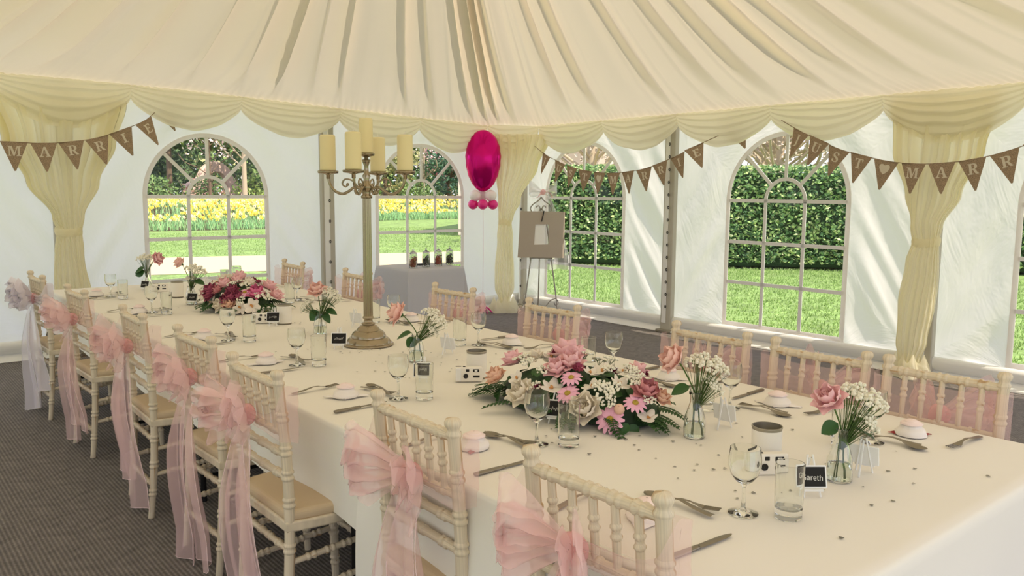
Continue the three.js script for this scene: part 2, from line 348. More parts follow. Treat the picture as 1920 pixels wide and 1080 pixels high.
{
  const vb = thing('valance', 'ivory swagged valance along the eaves of the flower bed wall', 'valance'), vr = thing('valance', 'ivory swagged valance along the eaves of the hedge wall', 'valance');
  const off = 0.2, xs = [-8.2, -7.0, -5.86, -4.79, -3.77, -2.69, -1.67, -0.69], zs = [0.577, 1.66, 2.72, 3.81, 4.87, 5.95, 7.0, 8.1];
  for (let i = 0; i + 1 < xs.length; i++) swag(vb, [xs[i], off], [xs[i + 1], off], eaveBack(xs[i]), eaveBack(xs[i + 1]), i === 2 ? 0.42 : 0.36 + 0.03 * noise(i * 3.3), i * 5.1 + 1);
  swag(vb, [-0.69, off], [-off, 0.577], eaveBack(-0.6), 2.285, 0.46, 77);
  for (let i = 0; i + 1 < zs.length; i++) swag(vr, [-off, zs[i]], [-off, zs[i + 1]], eaveRight(zs[i]), eaveRight(zs[i + 1]), i === 4 ? 0.42 : 0.35 + 0.03 * noise(i * 4.7), i * 3.7 + 50);
}
// tied drapes
function drapeCurtain(label, pos, turn, prof, seed, puddle) { // prof: [height, half width, half depth, shift]
  const o = thing('tied_drape', label, 'drape', pos, turn, 'ivory drapes tied to the tent poles');
  const at = (y) => { let i = 0; while (i + 2 < prof.length && prof[i + 1][0] > y) i++; const a = prof[i], b = prof[i + 1], t = smooth(0, 1, (a[0] - y) / (a[0] - b[0])); return [1, 2, 3].map((k) => lerp(a[k], b[k], t)); };
  const yTop = prof[0][0], yBot = prof[prof.length - 1][0];
  const g = grid(150, 90, (u, v) => {
    const y = lerp(yTop, yBot, v), [hw, hd, sx] = at(y), a = lerp(-0.12, 1.12, u) * PI, tight = clamp(hw / 0.4, 0.3, 1);
    const k = 17, rip = sin(a * k + 2.2 * noise(a * 0.8 + seed, y * 0.6) + seed) + 0.5 * sin(a * k * 2.3 + seed * 2 + y);
    const r = 1 + 0.09 * tight * rip;
    const twist = 0.03 * noise(y * 2, a + seed);
    return [sx + cos(a) * hw * r + twist, y, sin(a) * hd * (1 + 0.35 * rip * tight) + 0.02 * rip * tight];
  });
  mesh('drape_cloth', g, M.drape, o);
  const [hw, hd, sx] = at(1.115);
  mesh('tie_band', grid(60, 8, (u, v) => { const a = u * 2 * PI, b = 1.06 + 0.05 * sin(PI * v) + 0.02 * sin(a * 9 + v * 5); return [sx + cos(a) * hw * b, 1.085 + v * 0.07 + 0.008 * sin(a * 2 + seed), sin(a) * hd * b * 1.15]; }, true), M.drape, o);
  if (puddle) mesh('puddled_hem', grid(72, 14, (u, v) => { const a = u * 2 * PI, r = lerp(0.55, 1, v) * (1 + 0.16 * sin(a * 5 + seed) + 0.1 * noise(cos(a) * 3, sin(a) * 3, seed)); const y = 0.15 * Math.pow(1 - v, 1.4) * (1 + 0.25 * sin(a * 7 + seed)) + 0.012 * (1 - v) + 0.02 * Math.abs(sin(a * 8 + v * 6)) * sin(PI * v); return [prof[prof.length - 1][3] + cos(a) * r * puddle[0], Math.max(0.004, y), sin(a) * r * puddle[1]]; }, true), M.drape, o);
  return o;
}
drapeCurtain('ivory drape tied at its middle behind the lettered bunting on the flower bed wall', [-5.36, 0, 0.14], 0, [[2.3, 0.5, 0.03, -0.02], [1.9, 0.4, 0.05, -0.02], [1.55, 0.27, 0.07, -0.02], [1.25, 0.13, 0.08, 0.0], [1.12, 0.1, 0.065, 0.01], [0.95, 0.115, 0.07, 0.01], [0.5, 0.15, 0.08, 0.03], [0.03, 0.15, 0.08, 0.03]], 1.3);
drapeCurtain('ivory drape gathered onto the carpet in the corner behind the balloon', [-0.53, 0, 0.34], -PI / 4 + 0.1, [[2.2, 0.34, 0.05, 0.2], [1.8, 0.25, 0.07, 0.14], [1.4, 0.13, 0.08, 0.05], [1.2, 0.08, 0.07, 0.01], [1.12, 0.07, 0.06, 0], [0.95, 0.095, 0.08, 0], [0.6, 0.12, 0.09, 0], [0.3, 0.11, 0.09, 0], [0.14, 0.06, 0.05, 0], [0.02, 0.09, 0.07, 0]], 4.1, [0.2, 0.17]);
drapeCurtain('ivory drape tied at its middle behind the heart flag of the bunting', [-0.14, 0, 5.27], -PI / 2, [[2.26, 0.38, 0.03, 0.1], [1.85, 0.32, 0.05, 0.06], [1.5, 0.21, 0.07, 0.03], [1.25, 0.12, 0.08, 0], [1.12, 0.1, 0.065, 0], [0.95, 0.12, 0.08, -0.02], [0.6, 0.145, 0.09, -0.05], [0.3, 0.12, 0.08, -0.06], [0.14, 0.08, 0.06, -0.07], [0.02, 0.1, 0.07, -0.07]], 7.7, [0.19, 0.16]);

// ---------------------------------------------------------------- the long table: eight folding tables under white cloths
const TX0 = -5.75, TX1 = -4.27, TZ0 = 1.5, TZ1 = 7.48, TT = 0.755, TC = (TX0 + TX1) / 2;   // TT: top of the boards; the cloth lies 7 mm higher
const TOP = TT + 0.008;
{
  const len = (TZ1 - TZ0) / 4, hw = (TX1 - TX0) / 2;
  const proto = thing('folding_table', '', 'table', [0, 0, 0], 0, 'folding tables pushed together under the white cloths');
  mesh('table_top', put(rbox(hw - 0.01, 0.03, len - 0.01, 0.008), 0, TT - 0.015, 0), M.top, proto);
  for (const e of [-1, 1]) for (const s of [-1, 1]) {
    const z = e * (len / 2 - 0.16);
    mesh('leg', tube([[s * 0.24, TT - 0.03, z - e * 0.12], [s * 0.25, 0.52, z - e * 0.05], [s * 0.28, 0.4, z], [s * 0.28, 0.2, z], [s * 0.28, 0.0, z]], 0.014, 20, 8), M.blackSteel, proto);
  }
  for (const e of [-1, 1]) mesh('brace', merge([tube([[-0.28, 0.12, e * (len / 2 - 0.16)], [0.28, 0.12, e * (len / 2 - 0.16)]], 0.011, 2, 8), tube([[0, TT - 0.03, e * 0.12], [0, 0.42, e * (len / 2 - 0.2)], [0, 0.12, e * (len / 2 - 0.16)]], 0.009, 8, 6)]), M.blackSteel, proto);
  let first = true;
  for (let i = 0; i < 4; i++) for (const s of [-1, 1]) {
    const p = [TC + s * hw / 2, 0, TZ0 + len * (i + 0.5)];
    const lab = `folding table, ${ord[i]} from the flower bed on the ${s < 0 ? 'open carpet' : 'hedge'} side`;
    if (first) { proto.position.set(...p); proto.userData.label = lab; first = false; } else copyOf(proto, 'folding_table', p, 0, lab);
  }
}
// a cloth over part of the table: hangs over the sides, and over an end where there is one
function tablecloth(z0, z1, lift, label, o = {}) {
  const side = o.side ?? 0.31, endDrop0 = o.end0 ?? 0, endDrop1 = o.end1 ?? 0, seed = o.seed ?? 1, y = TT + lift, r = 0.012;
  const W = TX1 - TX0, L = z1 - z0, total = W + 2 * side, tl = L + endDrop0 + endDrop1;
  const nu = 150, nv = Math.ceil(tl / 0.022);
  const g = grid(nu, nv, (u, v) => {
    const tail = o.tail ? o.tail * Math.max(0, 1 - v * tl / 0.2) : 0;
    let a = u * total - side, b = v * tl - endDrop0;
    if (a < 0) a *= 1 + tail / side; 
    const oa = a < 0 ? a : a > W ? a - W : 0, ob = b < 0 ? b : b > L ? b - L : 0, drop = Math.hypot(oa, ob);
    const ca = clamp(a, 0, W), cb = clamp(b, 0, L), n = drop > 0 ? [oa / drop, ob / drop] : [0, 0], along = Math.abs(n[0]) > Math.abs(n[1]) ? cb : ca;
    const corner = oa && ob ? Math.min(Math.abs(oa), Math.abs(ob)) : 0;
    const wave = (0.016 * sin(along * 9 + seed) + 0.03 * noise(along * 2.6 + seed, seed, drop * 1.5)) * smooth(0.03, 0.3, drop);
    const outw = drop > 0 ? Math.min(drop, r * 1.2) + 0.006 + 0.03 * drop + wave * 0.6 + 0.12 * corner : 0;
    const dy = drop > 0 ? Math.max(0, drop - r) : 0;
    const flat = drop > 0 ? 0 : 0.0016 * noise(ca * 6, cb * 5, seed) + 0.0022 * Math.max(0, 1 - Math.abs(((cb - 0.3) % 0.74) - 0.37) / 0.012);
    return [TX0 + ca + n[0] * outw, y - dy + flat, z0 + cb + n[1] * outw];
  });
  const m = mesh('tablecloth', g, M.cloth); return tag(m, label, 'tablecloth', null);
}
tablecloth(TZ0, 3.5, 0.0045, 'white tablecloth at the end of the long table nearest the flower bed wall', { end0: 0.4, seed: 3 });
tablecloth(3.42, 6.16, 0.0065, 'white tablecloth on the middle of the long table under the candelabra', { seed: 9 });
tablecloth(6.08, TZ1, 0.0085, 'white tablecloth on the end of the long table with the lettered chalkboard', { end1: 0.55, seed: 21, tail: 0.26 });

// ---------------------------------------------------------------- chairs
// a turned bamboo-like rod along y with pairs of rings
function turned(L, r, rings, seg = 12, taper = 1) {
  const pts = [[0.001, 0], [r * 0.92, 0.001]];
  const R = (y) => r * lerp(1, taper, y / L);
  for (const q of [...rings].sort((a, b) => a - b)) for (const d of [-0.011, 0.011]) { const y = q + d; if (y < 0.012 || y > L - 0.012) continue; pts.push([R(y), y - 0.0085], [R(y), y - 0.007], [R(y) + 0.0034, y - 0.003], [R(y) + 0.0034, y + 0.003], [R(y), y + 0.007], [R(y), y + 0.0085]); }
  pts.push([R(L), L - 0.001], [0.001, L]);
  return lathe(pts, seg);
}
function uvAlong(g, s = 3) { return g; }
function makeChair() {
  const o = thing('chair', '', 'chair');
  const bend = (g) => { const p = g.attributes.position; for (let i = 0; i < p.count; i++) { const y = p.getY(i); p.setZ(i, p.getZ(i) + 0.03 * sin(PI * clamp(y / 0.95, 0, 1)) - 0.005); } g.computeVertexNormals(); return g; };
  const zb = -0.2, w = 0.182;
  const post = () => { const pts = [[0.001, 0], [0.0145, 0.001]]; for (let y = 0.03; y < 0.9; y += 0.03) pts.push([0.0138 + 0.003 * smooth(0, 0.25, y), y]); const rings = [0.12, 0.25, 0.37, 0.52, 0.61, 0.69, 0.8]; const all = pts.filter(([, y]) => !rings.some((q) => Math.abs(q - y) < 0.021));
    for (const q of rings) for (const d of [-0.01, 0.01]) { const r = 0.0138 + 0.003 * smooth(0, 0.25, q); all.push([r, q + d - 0.0085], [r, q + d - 0.007], [r + 0.0036, q + d - 0.003], [r + 0.0036, q + d + 0.003], [r, q + d + 0.007], [r, q + d + 0.0085]); }
    all.sort((a, b) => a[1] - b[1]); all.push([0.0168, 0.9], [0.0205, 0.905], [0.0205, 0.911], [0.016, 0.917], [0.016, 0.923], [0.0215, 0.932], [0.0215, 0.94], [0.017, 0.948], [0.001, 0.952]); return lathe(all, 14); };
  for (const s of [-1, 1]) mesh('back_post', bend(put(post(), s * w, 0, zb)), M.lime, o);
  const zAt = (y) => zb - 0.005 + 0.03 * sin(PI * y / 0.95);
  const rail = (name, y, r, rings, parent = o) => mesh(name, rodBetween(V(-w, y, zAt(y)), V(w, y, zAt(y)), (L) => turned(L, r, rings.map((k) => k * L), 10)), M.lime, parent);
  rail('top_rail', 0.9, 0.0135, [0.15, 0.32, 0.5, 0.68, 0.85]); rail('back_rail', 0.745, 0.011, [0.2, 0.5, 0.8]); rail('back_rail', 0.675, 0.0125, [0.2, 0.5, 0.8]); rail('back_rail', 0.6, 0.0125, [0.2, 0.5, 0.8]);
  for (let i = 1; i <= 5; i++) { const x = lerp(-w, w, i / 6); mesh('spindle', rodBetween(V(x, 0.745, zAt(0.745)), V(x, 0.9, zAt(0.9)), (L) => turned(L, 0.0095, [0.55 * L], 8)), M.lime, o); }
  // seat: shaped frame and pad
  const shape = (k) => { const s = new THREE.Shape(), a = 0.195 * k, b = 0.215 * k; s.moveTo(-a, -0.19 * k); s.lineTo(a, -0.19 * k); s.bezierCurveTo(b + 0.01, -0.05, b + 0.015, 0.1, b - 0.02, 0.17 * k); s.bezierCurveTo(b - 0.06, 0.225 * k, -b + 0.06, 0.225 * k, -b + 0.02, 0.17 * k); s.bezierCurveTo(-b - 0.015, 0.1, -b - 0.01, -0.05, -a, -0.19 * k); return s; };
  const slab = (k, y0, h, bev) => put(clean(new THREE.ExtrudeGeometry(shape(k), { depth: h - 2 * bev, bevelThickness: bev, bevelSize: bev, bevelSegments: 4, curveSegments: 18 })), 0, y0 + h - bev, 0, PI / 2, 0, 0);
  mesh('seat_frame', slab(0.97, 0.425, 0.036, 0.008), M.lime, o);
  mesh('seat_pad', slab(0.9, 0.455, 0.04, 0.017), M.pad, o);
  for (const s of [-1, 1]) mesh('leg', rodBetween(V(s * 0.185, 0, 0.17), V(s * 0.175, 0.43, 0.155), (L) => turned(L, 0.014, [0.1, 0.22, 0.35], 12, 1.35)), M.lime, o);
  const st = (a, b) => mesh('stretcher', rodBetween(V(...a), V(...b), (L) => turned(L, 0.0105, [0.22 * L, 0.42 * L, 0.6 * L, 0.8 * L], 8)), M.lime, o);
  for (const s of [-1, 1]) { st([s * w, 0.2, zAt(0.2)], [s * 0.181, 0.23, 0.162]); st([s * w, 0.32, zAt(0.32)], [s * 0.178, 0.34, 0.158]); }
  st([-0.18, 0.27, 0.16], [0.18, 0.27, 0.16]); st([-w, 0.36, zAt(0.36)], [w, 0.36, zAt(0.36)]); st([-w, 0.15, zAt(0.15)], [w, 0.15, zAt(0.15)]);
  return o;
}
// a sheer sash tied round the back of a chair with a bow behind
function makeSash(seed, mats = {}) {
  const R = rng(seed), o = thing('organza_bow', '', 'sash'), pink = mats.pink || M.sash, dense = mats.dense || M.sashDense, hemM = mats.hem || M.hem;
  const zb = -0.185, hw = 0.212, ky = 0.775 + 0.02 * (R() - 0.5), kx = 0.05 * (R() - 0.5), K = V(kx, ky, zb - 0.045);
  // the band goes round the posts and narrows to the knot behind
  mesh('band', grid(96, 12, (u, v) => {
    const a = u * 2 * PI; let x = hw * clamp(1.25 * sin(a), -1, 1), z = zb - 0.036 * clamp(1.6 * cos(a), -1, 1);     // a = 0 is the middle of the back
    const back = cos(a) > 0 ? smooth(0.0, 1, cos(a)) : 0, half = lerp(0.088, 0.03, back), mid = lerp(0.8 - 0.012 * cos(2 * a), ky, back);
    x = lerp(x, x + kx, back);
    const crease = 0.006 * sin(v * 22 + seed) * (0.3 + back) + 0.004 * noise(u * 9, v * 5, seed);
    return [x, mid + (v - 0.5) * 2 * half + 0.008 * noise(u * 7, v * 2, seed), z + crease * (cos(a) > 0 ? -1 : 1) - 0.006 * back];
  }, true), mats.pink || M.sashBand, o);
  mesh('knot', grid(28, 16, (u, v) => { const a = u * 2 * PI, b = (v - 0.5) * PI, r = 1 + 0.18 * sin(a * 5 + v * 4 + seed); return [K.x + 0.032 * cos(b) * cos(a) * r, K.y + 0.036 * sin(b), K.z + 0.026 * cos(b) * sin(a) * r]; }, true), dense, o);
  // two loops
  for (const s of [-1, 1]) {
    const len = 0.105 + 0.035 * R(), wide = 0.075 + 0.02 * R(), up = 0.02 + 0.04 * R(), outz = 0.05 + 0.03 * R(), ph = R() * 9, droop = 0.03 * R();
    for (let layer = 0; layer < 2; layer++) mesh('bow_loop', grid(48, 18, (u, v) => {
      const t = u * 2 * PI, open = Math.pow(Math.max(0, sin(t / 2)), 0.8), across = (v - 0.5) * 2, q = layer * 0.8;
      const w = wide * (0.25 + 0.75 * open) * (1 - 0.25 * layer), fat = (0.055 - 0.015 * layer) * sin(t);
      const crush = open * (0.016 * sin(across * 6 + ph + q * 3) + 0.02 * noise(u * 5 + ph, across * 2.2, q) + 0.012 * noise(u * 12, across * 5 + ph, q));
      return [K.x + s * len * open * (1 - 0.2 * layer) + crush, K.y + up * open + fat + across * w * (0.8 - 0.1 * layer) - droop * open * open + crush * 0.7, K.z - outz * open * (1 + 0.4 * layer) - 0.015 * across * open + crush * 1.2 - 0.03 * Math.abs(sin(t)) * open];
    }), pink, o);
  }
  // two tails down to near the floor
  for (const s of [-1, 1]) {
    const L = 0.58 + 0.16 * R(), wb = 0.085 + 0.06 * R(), lean = s * (0.035 + 0.05 * R()) - 0.02, ph = R() * 9, slant = 0.05 * (R() - 0.3), outz = 0.02 + 0.03 * R();
    const f = (u, v) => { const a = (v - 0.5) * 2, k = Math.pow(u, 0.55), w = lerp(0.018, wb, k);
      const rip = (0.018 * sin(a * 5 + ph + u * 1.5) + 0.016 * sin(a * 2.3 + ph * 2)) * smooth(0, 0.4, u);
      return [K.x + lean * u + a * w + 0.012 * noise(u * 3 + ph), K.y - 0.02 - u * (L + slant * a) , K.z - 0.012 - outz * sin(PI * Math.min(1, u * 1.2)) * 0.7 + rip - 0.01 * s]; };
    const tail = mesh('tail', grid(40, 16, f), pink, o);
    const edge = []; for (let i = 4; i <= 40; i += 2) edge.push(f(i / 40, 0)); for (let i = 2; i <= 16; i += 2) edge.push(f(1, i / 16)); for (let i = 38; i >= 4; i -= 2) edge.push(f(i / 40, 1));
    mesh('hem', tube(edge, 0.0013, 90, 4), hemM, tail);
  }
  return o;
}
const seatsL = [2.11, 3.11, 4.21, 4.96, 5.67, 6.44, 7.08], backL = [-5.945, -5.92, -5.91, -5.885, -5.93, -5.815, -5.805];
const seatsR = [2.14, 3.13, 4.3, 5.18, 6.15, 6.65, 7.09], backR = [-4.17, -4.15, -4.15, -4.17, -4.17, -4.18, -4.17];
const turnL = [0.02, -0.03, 0.03, -0.02, 0.0, 0.01, -0.02], turnR = [0.04, 0.03, -0.04, 0.0, 0.02, 0.0, -0.01];
{
  const chair = makeChair(), sashes = [makeSash(11), makeSash(23), makeSash(37), makeSash(51)];
  const white = makeSash(64, { pink: M.sashWhite, dense: M.sashDense, hem: M.white });
  let used = new Set(), firstChair = true;
  for (const [row, zs, xs, turns] of [['open carpet', seatsL, backL, turnL], ['hedge', seatsR, backR, turnR]]) zs.forEach((z, i) => {
    const left = row !== 'hedge', turn = (left ? PI / 2 : -PI / 2) + turns[i], x = xs[i] + (left ? 0.2 : -0.2);
    const place = `${ord[i]} from the flower bed on the ${row} side`;
    const cl = `limewashed spindle-back chair, ${place} of table`;
    if (firstChair) { chair.position.set(x, 0, z); chair.rotation.y = turn; tag(chair, cl, null, 'chairs along the long table'); firstChair = false; } else copyOf(chair, 'chair', [x, 0, z], turn, cl, 'chairs along the long table');
    const src = left && i === 0 ? white : sashes[(i * 3 + (left ? 0 : 1)) % 4];
    const sl = left && i === 0 ? 'white and pink sheer sash on the chair nearest the flower bed wall' : `sheer pink bow on chair ${place}`;
    if (!used.has(src)) { used.add(src); src.position.set(x, 0, z); src.rotation.y = turn; tag(src, sl, null, 'sheer sashes tied on the chairs'); } else copyOf(src, 'organza_bow', [x, 0, z], turn, sl, 'sheer sashes tied on the chairs');
  });
}

// ---------------------------------------------------------------- candelabra and candles
const RIGHT = V(cos(CAM.yaw), 0, sin(CAM.yaw)), TOWARDS = V(-sin(CAM.yaw), 0, cos(CAM.yaw));   // the photographer's right and towards the photographer, for laying out by the photograph
{
  const c = [-5.007, TOP, 4.79], o = thing('candelabra', 'tall brass candelabra with five candles on the long table', 'candelabra', c, -CAM.yaw - 0.13);
  mesh('foot', lathe([[0.001, 0], [0.117, 0], [0.1195, 0.003], [0.1195, 0.007], [0.117, 0.01], [0.108, 0.0115], [0.107, 0.012], [0.1065, 0.0128], [0.1045, 0.021], [0.099, 0.03], [0.0915, 0.0365], [0.091, 0.037], [0.0835, 0.0385], [0.083, 0.039], [0.0828, 0.0398], [0.081, 0.05], [0.075, 0.061], [0.064, 0.0705], [0.0635, 0.071], [0.056, 0.0725], [0.0555, 0.073], [0.055, 0.074], [0.05, 0.084], [0.04, 0.093], [0.03, 0.099], [0.0295, 0.1], [0.032, 0.102], [0.0335, 0.105], [0.032, 0.108], [0.024, 0.11], [0.021, 0.115], [0.02, 0.124], [0.0255, 0.129], [0.0268, 0.133], [0.0255, 0.137], [0.021, 0.142]], 56), M.brass, o);
  // fluted column
  mesh('column', grid(96, 40, (u, v) => { const a = u * 2 * PI, y = 0.14 + v * 0.565, r = lerp(0.0225, 0.0195, v) * (1 - 0.15 * Math.pow(Math.abs(cos(a * 5)), 4)); return [cos(a) * r, y, sin(a) * r]; }, true), M.brass, o);
  mesh('collar', lathe([[0.001, 0.7], [0.026, 0.702], [0.027, 0.712], [0.02, 0.718], [0.018, 0.735], [0.028, 0.745], [0.03, 0.76], [0.018, 0.772], [0.013, 0.79], [0.02, 0.805], [0.012, 0.82], [0.01, 0.85], [0.018, 0.872], [0.02, 0.882], [0.001, 0.884]], 32), M.brass, o);
  const cup = (x, y, z, r) => { const g = lathe([[0.001, -0.03], [0.009, -0.03], [0.009, -0.012], [0.02, -0.008], [r, -0.004], [r + 0.002, 0.004], [r, 0.008], [r - 0.003, 0.003], [0.001, 0.002]], 28); return put(g, x, y, z); };
  const arms = [PI, 0, PI / 2, -PI / 2];
  arms.forEach((a) => {
    const arm = (x, y) => V(cos(a) * x, y, sin(a) * x);
    const m = mesh('arm', merge([tube([arm(0.02, 0.745), arm(0.06, 0.752), arm(0.085, 0.735), arm(0.115, 0.722), arm(0.15, 0.732), arm(0.178, 0.765), arm(0.187, 0.81)], 0.0068, 36, 8),
      tube([arm(0.04, 0.752), arm(0.07, 0.785), arm(0.105, 0.79), arm(0.118, 0.768), arm(0.1, 0.755), arm(0.092, 0.766)], 0.0042, 28, 6), tube([arm(0.06, 0.74), arm(0.05, 0.722), arm(0.035, 0.728), arm(0.04, 0.742)], 0.004, 16, 6), ball(0.008, ...arm(0.092, 0.766).toArray(), 8, 6)]), M.brass, o);
    mesh('candle_cup', cup(cos(a) * 0.187, 0.822, sin(a) * 0.187, 0.047), M.brass, m);
  });
  mesh('candle_cup', cup(0, 0.905, 0, 0.038), M.brass, o);
  o.updateMatrixWorld(true);
  const spots = [...arms.map((a) => [cos(a) * 0.187, 0.827, sin(a) * 0.187, 0.036, 0.17]), [0, 0.909, 0, 0.032, 0.165]];
  const names = ['on the arm beside the laced pole', 'on the arm over the garden window', 'on the arm facing the open carpet', 'on the arm facing the corner', 'at the centre, taller than the others'];
  spots.forEach(([x, y, z, r, h], i) => {
    const p = V(x, y, z).applyMatrix4(o.matrixWorld), k = thing('pillar_candle', `cream pillar candle ${names[i]} of candelabra`, 'candle', p.toArray(), 0, 'candles on the candelabra');
    mesh('wax', lathe([[0.001, 0], [r, 0], [r + 0.0008, 0.01], [r, h - 0.008], [r - 0.003, h - 0.001], [r - 0.007, h], [r * 0.5, h - 0.004], [0.001, h - 0.005]], 30), M.wax, k);
    mesh('wick', tube([[0, h - 0.006, 0], [0.001, h + 0.008, 0], [0.003, h + 0.018, 0.001]], 0.0013, 6, 5), M.paper, k);
  });
}

// ---------------------------------------------------------------- place settings
const glassesGroup = 'glasses on the long table';
function cutleryGeo() {
  const flat = (pts, th, zf) => { // outline (x half width, y along) as a thin bent strip
    return grid(6, pts.length - 1, (u, v) => { const p = pts[Math.round(v * (pts.length - 1))], a = (u - 0.5) * 2; return [a * p[0], zf(p[1]) - (p[2] || 0) * (1 - a * a) + th * (1 - a * a) * 0.5, p[1]]; });
  };
  const handle = [[0.0095, 0], [0.0105, 0.012], [0.009, 0.05], [0.006, 0.09], [0.0045, 0.115]];
  const arc = (y) => 0.004 + 0.010 * Math.pow(sin(PI * clamp((y - 0.03) / 0.13, 0, 1)), 1.5);
  const fork = () => { const list = [flat([...handle, [0.007, 0.13, 0.002], [0.0125, 0.145, 0.004], [0.0125, 0.155, 0.004]], 0.004, arc)];
    for (const k of [-1.5, -0.5, 0.5, 1.5]) list.push(tube([[k * 0.0068, 0.004 + arc(0.153) - 0.004, 0.152], [k * 0.0068, 0.002 + arc(0.165), 0.17], [k * 0.0066, 0.008, 0.198]], 0.0017, 8, 5)); return merge(list); };
  const spoon = () => flat([...handle, [0.006, 0.128, 0.001], [0.014, 0.142, 0.005], [0.019, 0.156, 0.008], [0.0205, 0.17, 0.009], [0.0175, 0.186, 0.007], [0.009, 0.197, 0.003], [0.001, 0.2, 0]], 0.003, (y) => arc(y) + 0.004);
  const knife = () => merge([rodBetween(V(0, 0.005, 0), V(0, 0.005, 0.1), (L) => put(lathe([[0.001, 0], [0.0085, 0.002], [0.0095, 0.02], [0.0085, 0.06], [0.0075, L - 0.006], [0.008, L], [0.001, L]], 10), 0, 0, 0, 0, 0, 0, [1, 1, 0.55])),
    flat([[0.0068, 0.099], [0.0082, 0.105], [0.0088, 0.15], [0.0085, 0.185], [0.0062, 0.2], [0.002, 0.209]], 0.003, () => 0.005)]);
  return { fork: fork(), spoon: spoon(), knife: knife() };
}
const CUT = cutleryGeo();
function layCutlery(kind, x, z, dirX, dirZ, label, group) { // from the handle's end towards (dirX, dirZ)
  const m = mesh(kind === 'knife' ? 'table_knife' : kind === 'fork' ? 'table_fork' : 'dessert_spoon', CUT[kind], M.steel); m.position.set(x, TOP + 0.001, z); m.rotation.y = Math.atan2(dirX, dirZ);
  tag(m, label, kind, group); return m;
}
// glasses
const wineGeo = lathe([[0.001, 0.001], [0.034, 0.001], [0.0345, 0.003], [0.02, 0.007], [0.006, 0.012], [0.0042, 0.03], [0.0042, 0.062], [0.007, 0.07], [0.02, 0.08], [0.031, 0.095], [0.037, 0.115], [0.0375, 0.13], [0.0345, 0.158], [0.0335, 0.158], [0.0362, 0.13], [0.0357, 0.115], [0.0298, 0.096], [0.019, 0.082], [0.001, 0.076]], 36);
const tumblerGeo = lathe([[0.001, 0.0], [0.029, 0.0], [0.0305, 0.003], [0.0315, 0.03], [0.0325, 0.128], [0.0318, 0.129], [0.0308, 0.128], [0.0295, 0.03], [0.0285, 0.024], [0.001, 0.022]], 36);
// napkin folded into a rose
function petal(w, h, curl, cup) { return grid(6, 6, (u, v) => { const a = (u - 0.5) * 2, k = sin(PI * Math.min(1, 0.16 + v * 0.72)), x = a * w * k; return [x, h * v * (1 - 0.12 * a * a) - curl * 0.35 * v * v * h, cup * (1 - a * a * 0.9) * sin(PI * 0.5 * Math.min(1, v * 1.5)) + curl * Math.pow(v, 3) * w]; }); }
function roseGeo(r = 0.03, seed = 1, tight = 0) {
  const R = rng(seed), list = [];
  list.push(grid(40, 8, (u, v) => { const a = u * 4.6 * PI, rr = r * (0.07 + 0.3 * u) * (1 + 0.12 * v); return [cos(a) * rr, r * (0.1 + v * (1.18 - 0.2 * u)), sin(a) * rr]; }));
  [[4, 0.3, 1.16, 0.05, 0.62], [5, 0.42, 1.02, 0.22, 0.72], [6, 0.55, 0.8, 0.5, 0.8]].forEach(([n, off, h, curl, w], L) => {
    for (let i = 0; i < n; i++) { const a = (i / n) * 2 * PI + L * 0.7 + R() * 0.3, tilt = (0.08 + L * 0.26 + 0.08 * R()) * (1 - tight * 0.6); const g = petal(r * w, r * h * 1.25, curl, r * 0.34);
      put(g, 0, 0, 0, tilt, 0, 0); put(g, 0, r * 0.02, r * off * 0.72, 0, 0, 0); put(g, 0, 0, 0, 0, a, 0); list.push(g); }
  });
  return merge(list);
}
const ROSE = [roseGeo(0.03, 3), roseGeo(0.03, 8), roseGeo(0.03, 15, 0.6)];
function makeNapkin(red, seed) {
  const o = thing('rose_napkin', '', 'napkin'), R = rng(seed);
  const leaf = (a, l, w) => put(grid(8, 6, (u, v) => { const s = (v - 0.5) * 2; return [s * w * (1 - u) * 0.9, 0.004 + 0.006 * sin(PI * u) * (1 - s * s) + 0.004 * noise(u * 3, s * 2, seed), u * l]; }), 0, 0, 0, 0, a, 0);
  mesh('folded_leaf', merge(red ? [leaf(1.4, 0.065, 0.035), leaf(-1.4, 0.065, 0.035), leaf(0.2, 0.05, 0.04)] : [leaf(1.9, 0.085, 0.05), leaf(-1.3, 0.08, 0.05), leaf(0.3, 0.05, 0.045)]), red ? M.napkinRed : M.napkin, o);
  const wrap = (r, h, y0, turns, a0) => grid(56, 16, (u, v) => { const a = u * 2 * PI, b = v * PI * 0.5, ph = v * turns + u + a0, f = ph - Math.floor(ph), k = 1 + 0.1 * (f < 0.8 ? f / 0.8 : (1 - f) / 0.2) - 0.05 + 0.05 * noise(cos(a) * 2, sin(a) * 2, v * 3 + seed); const rr = r * cos(b * 0.96) * k * (0.82 + 0.18 * sin(PI * Math.min(1, v * 2 + 0.25))); return [cos(a) * rr, y0 + h * sin(b) * (0.94 + 0.06 * k), sin(a) * rr]; }, true);
  mesh('bud_base', wrap(0.046, 0.046, 0.003, 3, 0.2), M.napkin, o);
  mesh('rolled_rose', wrap(0.033, 0.016, 0.036, 4, 0.6), M.napkinPink, o);
  return o;
}
